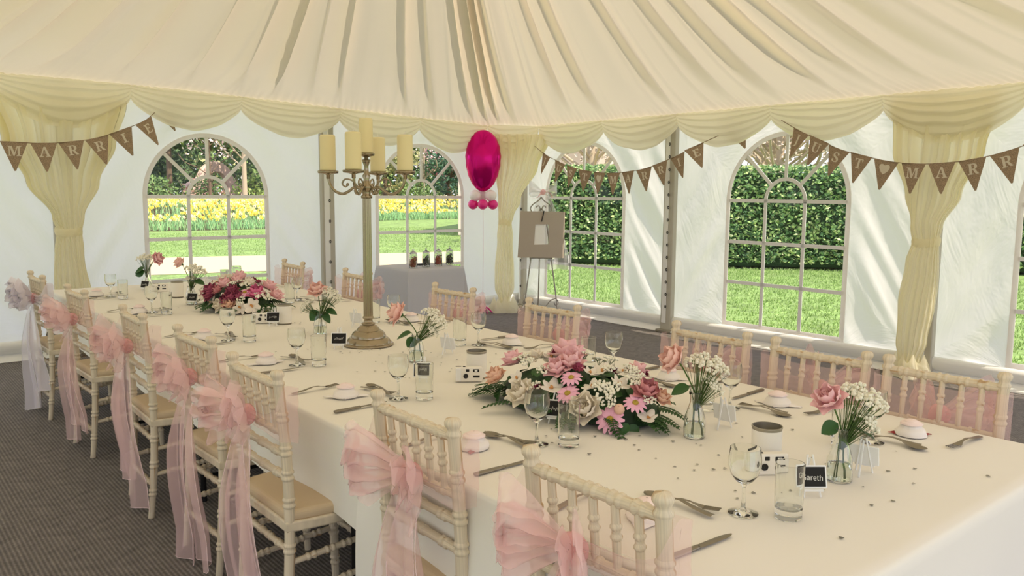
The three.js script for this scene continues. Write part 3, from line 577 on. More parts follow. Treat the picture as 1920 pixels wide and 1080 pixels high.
// small chalkboard on an easel; the name shows on the boards that the photograph lets one read
const font = await new FontLoader().loadAsync('fonts/droid/droid_sans_regular.typeface.json');
const serif = await new FontLoader().loadAsync('fonts/droid/droid_serif_bold.typeface.json');
function makeCard(text, seed) {
  const o = thing('place_card', '', 'place card'), tilt = -0.28;
  const lean = (g) => put(g, 0, 0.022, 0.006, tilt, 0, 0);
  const b = mesh('board_frame', lean(put(rbox(0.074, 0.056, 0.005, 0.004, 3), 0, 0.028, 0)), M.white, o);
  mesh('slate', lean(put(rbox(0.066, 0.047, 0.002, 0.003), 0, 0.028, 0.0026)), M.slate, b);
  if (text) { const g = clean(new TextGeometry(text, { font, size: 0.0125, depth: 0.0004, curveSegments: 3, bevelEnabled: false })); g.computeBoundingBox(); const c = g.boundingBox; put(g, -(c.max.x + c.min.x) / 2, 0.021, 0.0037, 0, 0, -0.05); mesh('chalk_writing', lean(g), M.chalk, b); }
  else { const R = rng(seed), pts = []; for (let i = 0; i < 12; i++) pts.push([-0.02 + i * 0.0036, 0.026 + 0.006 * (i % 2 ? 1 : -1) * (0.4 + R()), 0.0038]); mesh('chalk_writing', lean(tube(pts, 0.0006, 40, 4)), M.chalk, b); }
  for (const s of [-1, 1]) mesh('easel_leg', rodBetween(V(s * 0.006, 0.1, -0.018), V(s * 0.021, 0, 0.008), (L) => put(rbox(0.005, L, 0.004, 0.001), 0, L / 2, 0)), M.white, o);
  mesh('easel_leg', rodBetween(V(0, 0.092, -0.018), V(0, 0, -0.052), (L) => put(rbox(0.005, L, 0.004, 0.001), 0, L / 2, 0)), M.white, o);
  mesh('easel_ledge', put(rbox(0.05, 0.006, 0.01, 0.001), 0, 0.02, 0.01), M.white, o);
  return o;
}
{
  const R = rng(404), napkins = [makeNapkin(false, 3), makeNapkin(true, 9)], cards = [makeCard('', 4), makeCard('', 12)], named = makeCard('Gareth', 1);
  const wineL = [[-5.52, 2.19], [-5.515, 3.1], [-5.499, 4.283], [-5.484, 5.022], [-5.446, 5.765], [-5.411, 6.469], [-5.38, 7.155]], tumblerL = [[-5.479, 2.33], [-5.46, 3.2], [-5.422, 4.36], [-5.41, 5.075], [-5.372, 5.82], [-5.345, 6.535], [-5.318, 7.233]];
  const wineR = [[-4.6, 2.08], [-4.585, 3.103], [-4.565, 4.3], [-4.598, 5.126], [-4.48, 5.9], [-4.619, 6.578], [-4.61, 7.076]], tumblerR = [[-4.67, 2.02], [-4.668, 3.17], [-4.64, 4.216], [-4.665, 5.065], [-4.528, 5.8], [-4.703, 6.538], [-4.7, 7.03]];
  const used = new Set();
  const placeOne = (src, name, pos, turn, label, group) => { if (!used.has(src)) { used.add(src); src.position.set(...pos); src.rotation.y = turn; return tag(src, label, null, group); } return copyOf(src, name, pos, turn, label, group); };
  for (const [row, zs, edge, s] of [['open carpet', seatsL, TX0, 1], ['hedge', seatsR, TX1, -1]]) zs.forEach((z0, i) => {
    const left = s > 0, place = `${ord[i]} from the flower bed on the ${row} side`, J = (k = 0.012) => (R() - 0.5) * 2 * k, z = z0 - (left ? 0.02 : 0);
    const X = (d) => edge + s * d, Z = (d) => z + s * d;       // d: into the table, and to the diner's right
    layCutlery('fork', X(0.03), Z(-0.18 + J()), s, -0.12 + J(0.1), `long fork ${place} of table`, 'forks at the places');
    layCutlery('knife', X(0.035), Z(0.145 + J()), s, J(0.06), `table knife ${place} of table`, 'knives at the places');
    layCutlery('spoon', X(0.3 + J()), Z(0.07), 0.12 + J(0.15), -s, `dessert spoon ${place} of table`, 'spoons at the places');
    const df = layCutlery('fork', X(0.265 + J()), Z(-0.1), 0.3 * s + J(0.15), s, `small dessert fork ${place} of table`, 'dessert forks at the places'); df.scale.setScalar(0.86); df.position.y += 0.004;
    const red = (left && i === 5) || (!left && i === 6);
    placeOne(napkins[red ? 1 : 0], 'rose_napkin', [X(0.175 + J()), TOP + 0.001, Z(-0.02 + J(0.02))], R() * 6, `napkin rose${red ? ' on dark red' : ''}, ${place}`, 'rose napkins');
    const wp = left ? wineL[i] : wineR[i], tp = left ? tumblerL[i] : tumblerR[i];
    const w = mesh('wine_glass', wineGeo, M.glass); w.position.set(wp[0], TOP + 0.001, wp[1]); tag(w, `stemmed wine glass ${place} of table`, 'glass', glassesGroup);
    const t = mesh('tumbler', tumblerGeo, M.glass); t.position.set(tp[0], TOP + 0.001, tp[1]); tag(t, `straight tumbler ${place} of table`, 'glass', glassesGroup);
    const at = left ? [[-5.24, 1.98], [-5.21, 2.9], [-5.14, 3.99], [-5.17, 4.8], [-5.24, 5.61], [-5.217, 6.34], [-5.155, 7.195]][i] : [[-4.83, 2.1], [-4.83, 3.2], [-4.79, 4.28], [-4.83, 5.2], [-4.8, 6.0], [-4.82, 6.7], [-4.885, 7.19]][i];
    const src = left && i === 6 ? named : cards[i % 2];
    placeOne(src, 'place_card', [at[0], TOP + 0.001, at[1]], (left ? -PI / 2 : PI / 2) + (left ? 0.75 : 0.4) + J(0.2), src === named ? 'small chalkboard with a readable chalk name, beside a tumbler' : `small chalkboard easel, ${place}`, 'chalkboard place cards');
  });
}

// ---------------------------------------------------------------- flowers
const leafGeo = (L, w, bend = 0.3, fold = 0.25) => grid(8, 4, (u, v) => { const a = (v - 0.5) * 2, k = Math.pow(sin(PI * Math.pow(u, 0.8)), 0.8); return [a * w * k, bend * L * (u * u) * -0.5 + Math.abs(a) * fold * w * k, u * L]; });
const LEAF = leafGeo(0.055, 0.018);
function fernGeo(L, seed) {
  const list = [tube([[0, 0, 0], [0, 0.01, L * 0.5], [0, -0.012, L]], 0.0012, 8, 4)];
  for (let i = 1; i < 12; i++) for (const s of [-1, 1]) { const t = i / 12, l = 0.045 * (1 - 0.75 * t) * (0.6 + 0.4 * Math.min(1, t * 4)); list.push(put(leafGeo(l, 0.0055, 0.4), 0, 0.012 * sin(PI * t * 0.9) - 0.012 * t, t * L, 0, s * 1.05, 0)); }
  return merge(list);
}
const FERN = [fernGeo(0.17, 1), fernGeo(0.13, 2)];
const DAISY = merge([...Array(13)].map((_, i) => put(grid(5, 3, (u, v) => { const a = (v - 0.5) * 2, k = Math.pow(sin(PI * (0.12 + 0.8 * u)), 0.7); return [a * 0.0058 * k, 0.004 * sin(PI * u) - 0.004 * u, 0.006 + u * 0.026]; }), 0, 0, 0, -0.12 + 0.08 * (i % 3), (i / 13) * 2 * PI, 0)));
const DAISYEYE = lathe([[0.001, -0.002], [0.007, -0.001], [0.0085, 0.002], [0.006, 0.0055], [0.001, 0.0065]], 12);
const ORCHID = merge([...Array(6)].map((_, i) => put(grid(6, 5, (u, v) => { const a = (v - 0.5) * 2, k = Math.pow(sin(PI * (0.06 + 0.86 * Math.pow(u, 0.85))), 0.75); return [a * (i % 2 ? 0.0115 : 0.015) * k, 0.012 * u * u + 0.004 * (1 - a * a) * sin(PI * u) - 0.002 * (i % 2), 0.003 + u * 0.033]; }), 0, 0, 0, -0.35 - 0.15 * (i % 2), (i / 6) * 2 * PI + (i % 2) * 0.1, 0)));
const ORCHIDEYE = merge([lathe([[0.001, 0], [0.004, 0.001], [0.005, 0.006], [0.0025, 0.012], [0.001, 0.013]], 10), put(leafGeo(0.012, 0.005, -0.4), 0, 0.004, 0, -0.4, 0.5, 0)]);
const MUM = merge([0, 1, 2].flatMap((L) => [...Array(12 - 2 * L)].map((_, i) => put(grid(3, 2, (u, v) => { const a = (v - 0.5) * 2; return [a * 0.004 * sin(PI * (0.2 + 0.7 * u)), 0.002 + 0.004 * u, 0.003 + u * (0.02 - 0.004 * L)]; }), 0, 0.003 * L, 0, -0.2 - 0.4 * L, (i / (12 - 2 * L)) * 2 * PI + L * 0.3, 0))));
const BUD = lathe([[0.001, -0.014], [0.008, -0.012], [0.013, -0.003], [0.0125, 0.006], [0.007, 0.014], [0.001, 0.016]], 14);
function gypGeo(n, r, h, seed, dot = 0.0032) { // gypsophila: tiny white heads on hair-thin stems from one point
  const R = rng(seed), list = [], stems = [], ico = () => clean(mergeVertices(new THREE.IcosahedronGeometry(dot, 0)));
  for (let i = 0; i < n; i++) { const a = R() * 2 * PI, q = Math.sqrt(R()), x = cos(a) * q * r, z = sin(a) * q * r, y = h * (0.62 + 0.38 * Math.sqrt(1 - q * q * 0.8) * (0.6 + 0.4 * R())); list.push(put(ico(), x, y, z, R() * 3, R() * 3, 0, 0.7 + 0.7 * R())); if (i % 4 === 0) stems.push(tube([[x * 0.08, 0, z * 0.08], [x * 0.45, y * 0.55, z * 0.45], [x, y, z]], 0.0006, 4, 3)); }
  return { heads: merge(list), stems: merge(stems) };
}
const GYP = [gypGeo(190, 0.05, 0.13, 5), gypGeo(130, 0.037, 0.1, 6)], GYPTUFT = [gypGeo(46, 0.03, 0.03, 7, 0.0036), gypGeo(34, 0.025, 0.026, 8, 0.0036)];
function addGyp(parent, g, x, y, z, s = 1, q) { const h = mesh('gypsophila', g.heads, M.gyp, parent); h.userData.kind = 'stuff'; h.position.set(x, y, z); h.scale.setScalar(s); if (q) h.quaternion.copy(q); const t = mesh('fine_stems', g.stems, M.stem, h); t.userData.kind = 'stuff'; return h; }
const turnTo = (n) => new THREE.Quaternion().setFromUnitVectors(V(0, 1, 0), n.clone().normalize());

// low arrangements: each flower looked up in the photograph and set on a loaf-shaped mound
function arrangement(label, c, axis, half, list, seed, extra) {
  const R = rng(seed), o = thing('flower_arrangement', label, 'flowers', c.toArray());
  const ax = axis.clone().normalize(), side = V(-ax.z, 0, ax.x), up = V(0, 1, 0);
  const local = (p) => { const d = p.clone().sub(c); return V(d.dot(ax) / half.x, d.y / half.y, d.dot(side) / half.z); };
  const normalAt = (q) => ax.clone().multiplyScalar(q.x / half.x).addScaledVector(up, q.y / half.y).addScaledVector(side, q.z / half.z).normalize();
  mesh('tray', put(rbox(half.x * 1.2, 0.025, half.z * 1.0, 0.008), 0, 0.014, 0, 0, Math.atan2(-ax.z, ax.x), 0), M.leafDark, o);
  mesh('moss_mound', grid(30, 12, (u, v) => { const a = u * 2 * PI, b = v * PI / 2, k = 0.8 + 0.08 * noise(cos(a) * 4, sin(a) * 4, v * 4 + seed); const p = ax.clone().multiplyScalar(cos(a) * cos(b) * half.x * k).addScaledVector(side, sin(a) * cos(b) * half.z * k); return [p.x, 0.01 + sin(b) * half.y * k, p.z]; }, true), M.leafDark, o);
  const onMound = (px, py) => { const d = ray(px, py), a = local(CAM.at), dd = V(d.dot(ax) / half.x, d.y / half.y, d.dot(side) / half.z); const A = dd.dot(dd), B = a.dot(dd), C = a.dot(a) - 1, D = B * B - A * C; if (D > 0) { const t = (-B - Math.sqrt(D)) / A; return a.addScaledVector(dd, t); } const t = -B / A; return a.addScaledVector(dd, t).normalize(); };
  const flower = (kind, q, r) => {
    if (q.y < 0.05) q.y = 0.05;
    const n = normalAt(q), p = ax.clone().multiplyScalar(q.x * half.x).addScaledVector(up, q.y * half.y).addScaledVector(side, q.z * half.z), Q = turnTo(n.clone().add(V(0, 0.35, 0))).multiply(new THREE.Quaternion().setFromAxisAngle(up, R() * 6.3));
    const set = (m, s) => { m.position.copy(p); m.quaternion.copy(Q); m.scale.setScalar(s); return m; };
    const rose = { pink: M.rosePink, hot: M.roseHot, plum: M.rosePlum, dusty: M.roseDusty, cream: M.roseCream, peach: M.rosePeach, coral: M.roseCoral }[kind];
    if (rose) { const m = set(mesh('rose', ROSE[Math.floor(R() * 2.99)], rose, o), r / 0.0245); m.position.addScaledVector(n, -r * 0.05); }
    else if (kind === 'daisy') { const m = set(mesh('daisy', DAISY, M.daisy, o), r / 0.028); m.position.addScaledVector(n, 0.012); mesh('flower_eye', DAISYEYE, M.daisyEye, m); }
    else if (kind === 'orchid') { const m = set(mesh('orchid', ORCHID, M.orchid, o), r / 0.034); mesh('flower_eye', ORCHIDEYE, M.orchidEye, m); }
    else if (kind === 'mum') set(mesh('chrysanthemum', MUM, M.roseRed, o), r / 0.02).position.addScaledVector(n, 0.01);
    else if (kind === 'bud') set(mesh('rose_bud', BUD, M.rosePeach, o), r / 0.013).position.addScaledVector(n, 0.012);
    else if (kind === 'gyp') addGyp(o, GYPTUFT[Math.floor(R() * 2)], p.x, p.y, p.z, r / 0.03, Q);
    else if (kind === 'leaf') set(mesh('leaf', LEAF, M.leaf, o), r / 0.04);
  };
  for (const [x, y, kind, r] of list) flower(kind, onMound(x, y), r);
  // the side that the photograph does not show, and the greenery between the flowers
  for (let i = 0; i < extra; i++) { const a = R() * 2 * PI, b = 0.25 + R() * 1.0, q = V(cos(a) * cos(b), sin(b), sin(a) * cos(b)); const away = ax.clone().multiplyScalar(q.x).addScaledVector(side, q.z); if (away.dot(TOWARDS) < -0.15) flower(['pink', 'orchid', 'cream', 'mum', 'daisy', 'dusty'][Math.floor(R() * 6)], q, 0.026 + 0.008 * R()); }
  for (let i = 0; i < 60; i++) { const a = R() * 2 * PI, b = R() * 1.3, k = 0.86; flower('leaf', V(cos(a) * cos(b) * k, sin(b) * k, sin(a) * cos(b) * k), 0.03 + 0.02 * R()); }
  for (let i = 0; i < 9; i++) { const a = R() * 2 * PI, b = 0.3 + R(); flower('gyp', V(cos(a) * cos(b), sin(b), sin(a) * cos(b)), 0.026); }
  for (let i = 0; i < 26; i++) { const a = R() * 2 * PI, e = i < 10 ? (i % 2 ? 0 : PI) + (R() - 0.5) * 0.9 : a, m = mesh('fern_frond', FERN[i % 2], M.fern, o); const d = ax.clone().multiplyScalar(cos(e) * half.x * 0.72).addScaledVector(side, sin(e) * half.z * 0.72); m.position.set(d.x, 0.035 + 0.02 * R(), d.z); m.rotation.order = 'YXZ'; m.rotation.set(0.05 + 0.18 * R(), Math.atan2(d.x, d.z) + (R() - 0.5) * 0.8, 0); }
  return o;
}
const px2 = (list, x0, y0, k, pm) => list.map(([x, y, kind, r]) => [x0 + x / k, y0 + y / k, kind, r / k / pm]);
arrangement('long low arrangement of roses, daisies and orchids between candelabra and milk-bottle vases', V(-5.05, TOP, 6.27), V(0.16, 0, 0.72), V(0.38, 0.175, 0.19), px2([
  [290, 365, 'pink', 56], [665, 285, 'pink', 74], [740, 290, 'pink', 50], [608, 430, 'pink', 52], [708, 392, 'pink', 56], [1160, 450, 'pink', 48], [570, 252, 'mum', 42], [625, 250, 'mum', 38], [760, 430, 'mum', 38], [1215, 465, 'mum', 32], [395, 240, 'mum', 22], [200, 485, 'peach', 50], [1325, 628, 'peach', 38], [1040, 700, 'bud', 30], [1220, 585, 'dusty', 54],
  [712, 490, 'daisy', 58], [1147, 660, 'daisy', 60], [978, 765, 'daisy', 72], [690, 592, 'daisy', 62], [380, 345, 'daisy', 46], [500, 320, 'orchid', 62], [920, 430, 'orchid', 66], [575, 545, 'orchid', 66], [1045, 520, 'orchid', 62], [850, 535, 'orchid', 58], [805, 700, 'cream', 66], [375, 590, 'cream', 58], [330, 480, 'orchid', 50], [1235, 750, 'orchid', 54], [560, 360, 'orchid', 48], [300, 600, 'orchid', 50], [840, 440, 'orchid', 46], [1060, 430, 'orchid', 40], [480, 560, 'mum', 36], [430, 300, 'cream', 40],
  [410, 400, 'gyp', 60], [530, 450, 'gyp', 60], [940, 610, 'gyp', 75], [350, 285, 'gyp', 55], [1000, 345, 'gyp', 50], [1130, 530, 'gyp', 55], [1000, 570, 'gyp', 60], [910, 560, 'gyp', 55], [970, 660, 'gyp', 55], [800, 340, 'gyp', 50], [1240, 650, 'gyp', 45], [470, 470, 'leaf', 60], [120, 520, 'leaf', 60], [800, 300, 'leaf', 70], [880, 720, 'leaf', 60], [1100, 790, 'leaf', 60], [640, 510, 'leaf', 50]], 880, 580, 3.692, 490), 91, 22);
arrangement('low arrangement of plum, cerise and pink roses on the end nearest the flower bed', V(-5.03, TOP, 3.22), V(0.1, 0, 0.72), V(0.37, 0.175, 0.19), px2([
  [1495, 470, 'pink', 60], [1335, 580, 'pink', 54], [1820, 610, 'pink', 62], [1470, 535, 'pink', 44], [1190, 650, 'plum', 58], [1170, 700, 'plum', 46], [1680, 680, 'hot', 62], [1420, 640, 'plum', 46], [1410, 722, 'plum', 52], [1490, 705, 'plum', 42], [1355, 748, 'plum', 46], [1560, 665, 'daisy', 66], [1245, 545, 'orchid', 60], [1640, 810, 'orchid', 78], [1180, 770, 'orchid', 82], [1110, 700, 'orchid', 60], [1505, 825, 'orchid', 66], [1690, 530, 'orchid', 50], [1330, 675, 'orchid', 50], [1800, 870, 'orchid', 56], [1390, 800, 'peach', 50], [1290, 800, 'cream', 50], [1600, 560, 'cream', 46], [1740, 500, 'mum', 36], [1260, 640, 'dusty', 40], [1880, 700, 'pink', 44],
  [1740, 725, 'gyp', 70], [1420, 590, 'gyp', 50], [1560, 600, 'gyp', 50], [1800, 740, 'gyp', 55], [1100, 620, 'gyp', 50], [1520, 770, 'gyp', 50], [1440, 560, 'leaf', 60], [1100, 810, 'leaf', 60], [1690, 850, 'leaf', 60]], 200, 440, 6, 272), 133, 18);

// bud vases: a bottle of water, one rose, gypsophila and leaves
function budVase(label, x, z, o2) {
  const o = thing('bud_vase', label, 'vase', [x, TOP + 0.001, z], 0, 'bud vases along the middle of the table');
  const belly = o2.round ? [[0.001, 0], [0.03, 0], [0.033, 0.004], [0.035, 0.03], [0.034, 0.055], [0.026, 0.085], [0.019, 0.1], [0.019, 0.112], [0.021, 0.116]] : [[0.001, 0], [0.029, 0], [0.0325, 0.004], [0.033, 0.03], [0.031, 0.062], [0.022, 0.09], [0.0165, 0.108], [0.0165, 0.13], [0.0195, 0.134], [0.0195, 0.14]];
  const inner = belly.slice(1).map(([r, y]) => [r - 0.0022, Math.max(y, 0.005)]).reverse();
  mesh('bottle', lathe([...belly, ...inner, [0.001, 0.005]], 32), M.glass, o);
  const fill = 0.045; const wat = belly.slice(1).filter(([, y]) => y < fill).map(([r, y]) => [r - 0.003, Math.max(0.006, y)]); mesh('water', lathe([[0.001, 0.006], ...wat, [0.0285, fill], [0.001, fill]], 28), M.water, o);
  const P = (a, b, k = 0) => RIGHT.clone().multiplyScalar(a).addScaledVector(TOWARDS, k).add(V(0, b, 0));
  const neck = V(0, 0.118, 0), head = P(o2.rose[0], o2.rose[1], 0.01), foot = P(-o2.rose[0] * 0.3, 0.008);
  mesh('stem', tube([foot, neck.clone().add(P(0.004, 0)), neck.clone().lerp(head, 0.55).add(P(0, 0.012)), head], 0.0023, 16, 6), M.stem, o);
  const tiltTo = P(o2.rose[0] * 2.2 + (o2.lean ?? 0), 0.1, 0.05);
  const r = mesh('rose', ROSE[o2.kind ?? 0], o2.mat, o); r.position.copy(head).add(V(0, -0.004, 0)); r.quaternion.copy(turnTo(tiltTo)); r.scale.setScalar((o2.size ?? 0.036) / 0.03);
  mesh('sepal', lathe([[0.001, -0.008], [0.006, -0.004], [0.01, 0.006], [0.008, 0.005], [0.001, 0]], 8), M.leaf, r);
  for (const [a, b, s, gi] of o2.gyp) { const g = GYP[gi ?? 0], top = P(a, b), d = top.clone().sub(neck); addGyp(o, g, neck.x, neck.y - 0.035, neck.z, s * 1.25, turnTo(d)); mesh('stem', tube([P(a * -0.2, 0.01), neck, neck.clone().addScaledVector(d, 0.3)], 0.0014, 8, 5), M.stem, o); }
  for (const [a, b, turn, s] of o2.leaves) { const l = mesh('leaf', LEAF, M.leaf, o); l.position.copy(P(a * 0.35, b + 0.012)); const d = P(a, -0.02); l.quaternion.setFromUnitVectors(V(0, 0, 1), d.normalize()); l.rotateZ(turn); l.scale.set(s * 1.25, s, s); mesh('stem', tube([P(a * 0.1, Math.max(0.1, b - 0.03)), P(a * 0.35, b + 0.012)], 0.0012, 4, 5), M.stem, o); }
  return o;
}
budVase('milk-bottle vase with a coral rose beside the end of the near flower arrangement', -4.985, 6.71, { rose: [-0.06, 0.242], mat: M.roseCoral, lean: -0.06, kind: 2, size: 0.038, gyp: [[0.018, 0.2, 1.1], [0.035, 0.17, 0.9, 1]], leaves: [[-0.055, 0.145, 0.3, 1.1]] });
budVase('milk-bottle vase with a pink rose and gypsophila behind the readable chalkboard', -4.995, 7.18, { rose: [-0.036, 0.215], mat: M.rosePink, size: 0.034, gyp: [[0.025, 0.19, 1.1], [0.05, 0.18, 0.95, 1]], leaves: [[0.06, 0.13, -0.2, 1.35], [-0.03, 0.14, 0.2, 0.9]] });
budVase('round bud vase with a pink rose between the candelabra and the white tin', -5.06, 4.39, { round: 1, rose: [-0.006, 0.222], mat: M.roseCoral, size: 0.04, kind: 1, gyp: [[-0.06, 0.17, 0.95, 1], [0.045, 0.22, 1.05]], leaves: [[0.05, 0.16, -0.3, 1.3], [0.075, 0.115, 0.3, 1.2], [-0.02, 0.11, 0.1, 1.3], [0.02, 0.1, 0.1, 1.3]] });
budVase('round bud vase with a large peach rose next to the candelabra foot', -5.04, 5.26, { round: 1, rose: [-0.064, 0.21], mat: M.roseCoral, lean: -0.05, size: 0.043, kind: 1, gyp: [[0.035, 0.165, 1.05], [0.06, 0.17, 0.9, 1]], leaves: [[-0.06, 0.115, 0.4, 1.3], [-0.015, 0.095, 0, 1.1]] });
budVase('bud vase with a rose standing at the far table end before the window', -5.183, 1.83, { rose: [0.08, 0.225], mat: M.rosePink, lean: 0.05, size: 0.04, gyp: [[0.0, 0.2, 1.1]], leaves: [[-0.05, 0.14, 0.2, 1.5], [-0.045, 0.12, -0.4, 1.5]] });
budVase('bud vase with a pink rose just before the plum flower arrangement', -5.2, 2.85, { round: 1, rose: [-0.046, 0.262], mat: M.roseCoral, lean: -0.02, size: 0.036, kind: 2, gyp: [[0.028, 0.22, 1.1], [0.0, 0.15, 0.8, 1]], leaves: [[0.07, 0.14, 0.3, 1.3]] });

// white tins and single-use cameras
function tinCan(label, x, z) {
  const o = thing('white_tin', label, 'tin', [x, TOP + 0.001, z], 0, 'white tins on the table');
  mesh('can_body', lathe([[0.001, 0], [0.0385, 0], [0.0395, 0.003], [0.0395, 0.104], [0.0412, 0.106], [0.0412, 0.109], [0.0375, 0.109], [0.037, 0.006], [0.001, 0.006]], 36), M.tin, o);
  mesh('paper_wrap', lathe([[0.0398, 0.006], [0.0402, 0.0065], [0.0402, 0.0995], [0.0398, 0.1]], 36), M.paper, o);
  return o;
}
tinCan('white tin beside the camera and milk-bottle vase with the readable chalkboard', -5.035, 6.99); tinCan('white tin at the candelabra side of the near flower arrangement', -5.02, 5.665); tinCan('white tin between the plum flower arrangement and round bud vase', -5.06, 3.955); tinCan('white tin beside the bud vase at the far table end', -5.16, 2.45);
function snapCamera(label, p, turn) {
  const o = thing('disposable_camera', label, 'camera', [p[0], TOP + 0.001, p[1]], turn, 'white single-use cameras');
  mesh('body', put(rbox(0.108, 0.058, 0.03, 0.007, 3), 0, 0.029, 0), M.paper, o);
  mesh('grip', put(rbox(0.02, 0.05, 0.008, 0.003), -0.04, 0.029, 0.014), M.white, o);
  mesh('lens', put(lathe([[0.001, 0], [0.0085, 0], [0.0095, 0.003], [0.008, 0.005], [0.005, 0.003], [0.001, 0.003]], 20), -0.012, 0.024, 0.0145, PI / 2, 0, 0), M.black, o);
  mesh('viewfinder', put(rbox(0.013, 0.011, 0.003, 0.002), -0.005, 0.046, 0.0145), M.black, o);
  mesh('flash', put(rbox(0.024, 0.012, 0.003, 0.002), 0.028, 0.045, 0.0145), M.black, o);
  mesh('flash_glass', put(rbox(0.011, 0.008, 0.002, 0.001), 0.028, 0.045, 0.0162), M.white, o);
  mesh('label_panel', put(rbox(0.026, 0.009, 0.002, 0.001), 0.029, 0.022, 0.0148), M.black, o);
  mesh('winder', put(rbox(0.022, 0.003, 0.005, 0.001), -0.04, 0.0588, -0.004), M.dark, o); mesh('shutter_button', put(rbox(0.01, 0.003, 0.008, 0.001), -0.018, 0.0588, 0.002), M.dark, o);
  return o;
}
snapCamera('white single-use camera against the tin near the readable chalkboard', [-5.1, 7.035], -0.62); snapCamera('white single-use camera against the tin near the candelabra', [-5.085, 5.7], -0.62); snapCamera('white single-use camera before the plum flower arrangement', [-5.15, 3.87], -0.62); snapCamera('white single-use camera beside the bud vase at the far table end', [-5.16, 2.07], -0.5);
{ // scattered table confetti
  const s = new THREE.Shape(); s.moveTo(0, -0.005); s.bezierCurveTo(0.009, 0.002, 0.004, 0.008, 0, 0.003); s.bezierCurveTo(-0.004, 0.008, -0.009, 0.002, 0, -0.005);
  const g = clean(new THREE.ExtrudeGeometry(s, { depth: 0.0006, bevelEnabled: false, curveSegments: 4 })), n = 150, m = new THREE.InstancedMesh(g, M.confetti, n), R = rng(66), q = new THREE.Quaternion(), k = new THREE.Matrix4();
  for (let i = 0; i < n; i++) { q.setFromEuler(new THREE.Euler(-PI / 2 + 0.2 * (R() - 0.5), 0, R() * 6, 'YXZ')); const c = R() < 0.7 ? [5.4, 6.9, 7.2, 4.9, 6.5][i % 5] : lerp(TZ0 + 0.2, TZ1 - 0.1, R()); m.setMatrixAt(i, k.compose(V(-5.02 + (R() + R() - 1) * 0.45, TOP + 0.0035, Math.min(TZ1 - 0.05, c + (R() + R() - 1) * 0.3)), q, V(1, 1, 1).multiplyScalar(0.6 + 0.6 * R()))); }
  m.name = 'confetti'; tag(m, 'tiny silver heart confetti scattered over the tablecloths', 'confetti', null, 'stuff'); scene.add(m);
}

// ---------------------------------------------------------------- bunting
function bunting(label, corners, letters, seed) { // corners: top middle of each flag in the world, plus string ends
  const o = thing('bunting', label, 'bunting'), pts = corners.map((p) => V(...p));
  const c = curve(pts);
  mesh('string', tube(c, 0.0035, 140, 6), M.twine, o);
  const R = rng(seed), heart = (() => { const s = new THREE.Shape(); s.moveTo(0, -0.045); s.bezierCurveTo(0.075, 0.01, 0.035, 0.06, 0, 0.028); s.bezierCurveTo(-0.035, 0.06, -0.075, 0.01, 0, -0.045); return s; })();
  letters.forEach(([ch, i]) => {
    const p = pts[i], a = pts[Math.max(0, i - 1)], b = pts[Math.min(pts.length - 1, i + 1)], d = b.clone().sub(a).normalize();
    const f = new THREE.Group(); f.name = 'flag_holder';
    const w = 0.1, h = 0.235, sh = new THREE.Shape(); sh.moveTo(-w, 0.004); sh.lineTo(w, 0.004); sh.lineTo(0.006, -h); sh.lineTo(-0.006, -h); sh.closePath();
    const g = clean(new THREE.ExtrudeGeometry(sh, { depth: 0.003, bevelEnabled: false, steps: 1 })); const uv = g.attributes.uv, ps = g.attributes.position; for (let k = 0; k < uv.count; k++) uv.setXY(k, ps.getX(k) / 0.1, ps.getY(k) / 0.1);
    const zf = V(0, 0, 1); const X = d, Z = (Math.abs(d.x) > Math.abs(d.z) ? V(0, 0, 1) : V(-1, 0, 0)).addScaledVector(V(0, 1, 0), 0.06 * (R() - 0.3)); if (X.clone().cross(V(0, 1, 0)).dot(Z) < 0) X.negate();
    const Y = Z.clone().cross(X).normalize(), Zn = X.clone().cross(Y).normalize(); const m4 = new THREE.Matrix4().makeBasis(X, Y, Zn).setPosition(p);
    const twist = new THREE.Matrix4().makeRotationY((R() - 0.5) * 0.3);
    const flag = mesh('flag', g.applyMatrix4(twist).applyMatrix4(m4), M.burlap, o);
    if (ch) { let lg; if (ch === '*') lg = clean(new THREE.ExtrudeGeometry(heart, { depth: 0.0015, bevelEnabled: false, curveSegments: 10 })).translate(0, -0.065, 0); else { lg = clean(new TextGeometry(ch, { font: serif, size: 0.082, depth: 0.0015, curveSegments: 4, bevelEnabled: false })); lg.computeBoundingBox(); const q = lg.boundingBox; lg.translate(-(q.min.x + q.max.x) / 2, -0.112, 0); }
      mesh('letter', lg.translate(0, 0, 0.0032).applyMatrix4(twist).applyMatrix4(m4), M.print, flag); }
  });
  return o;
}
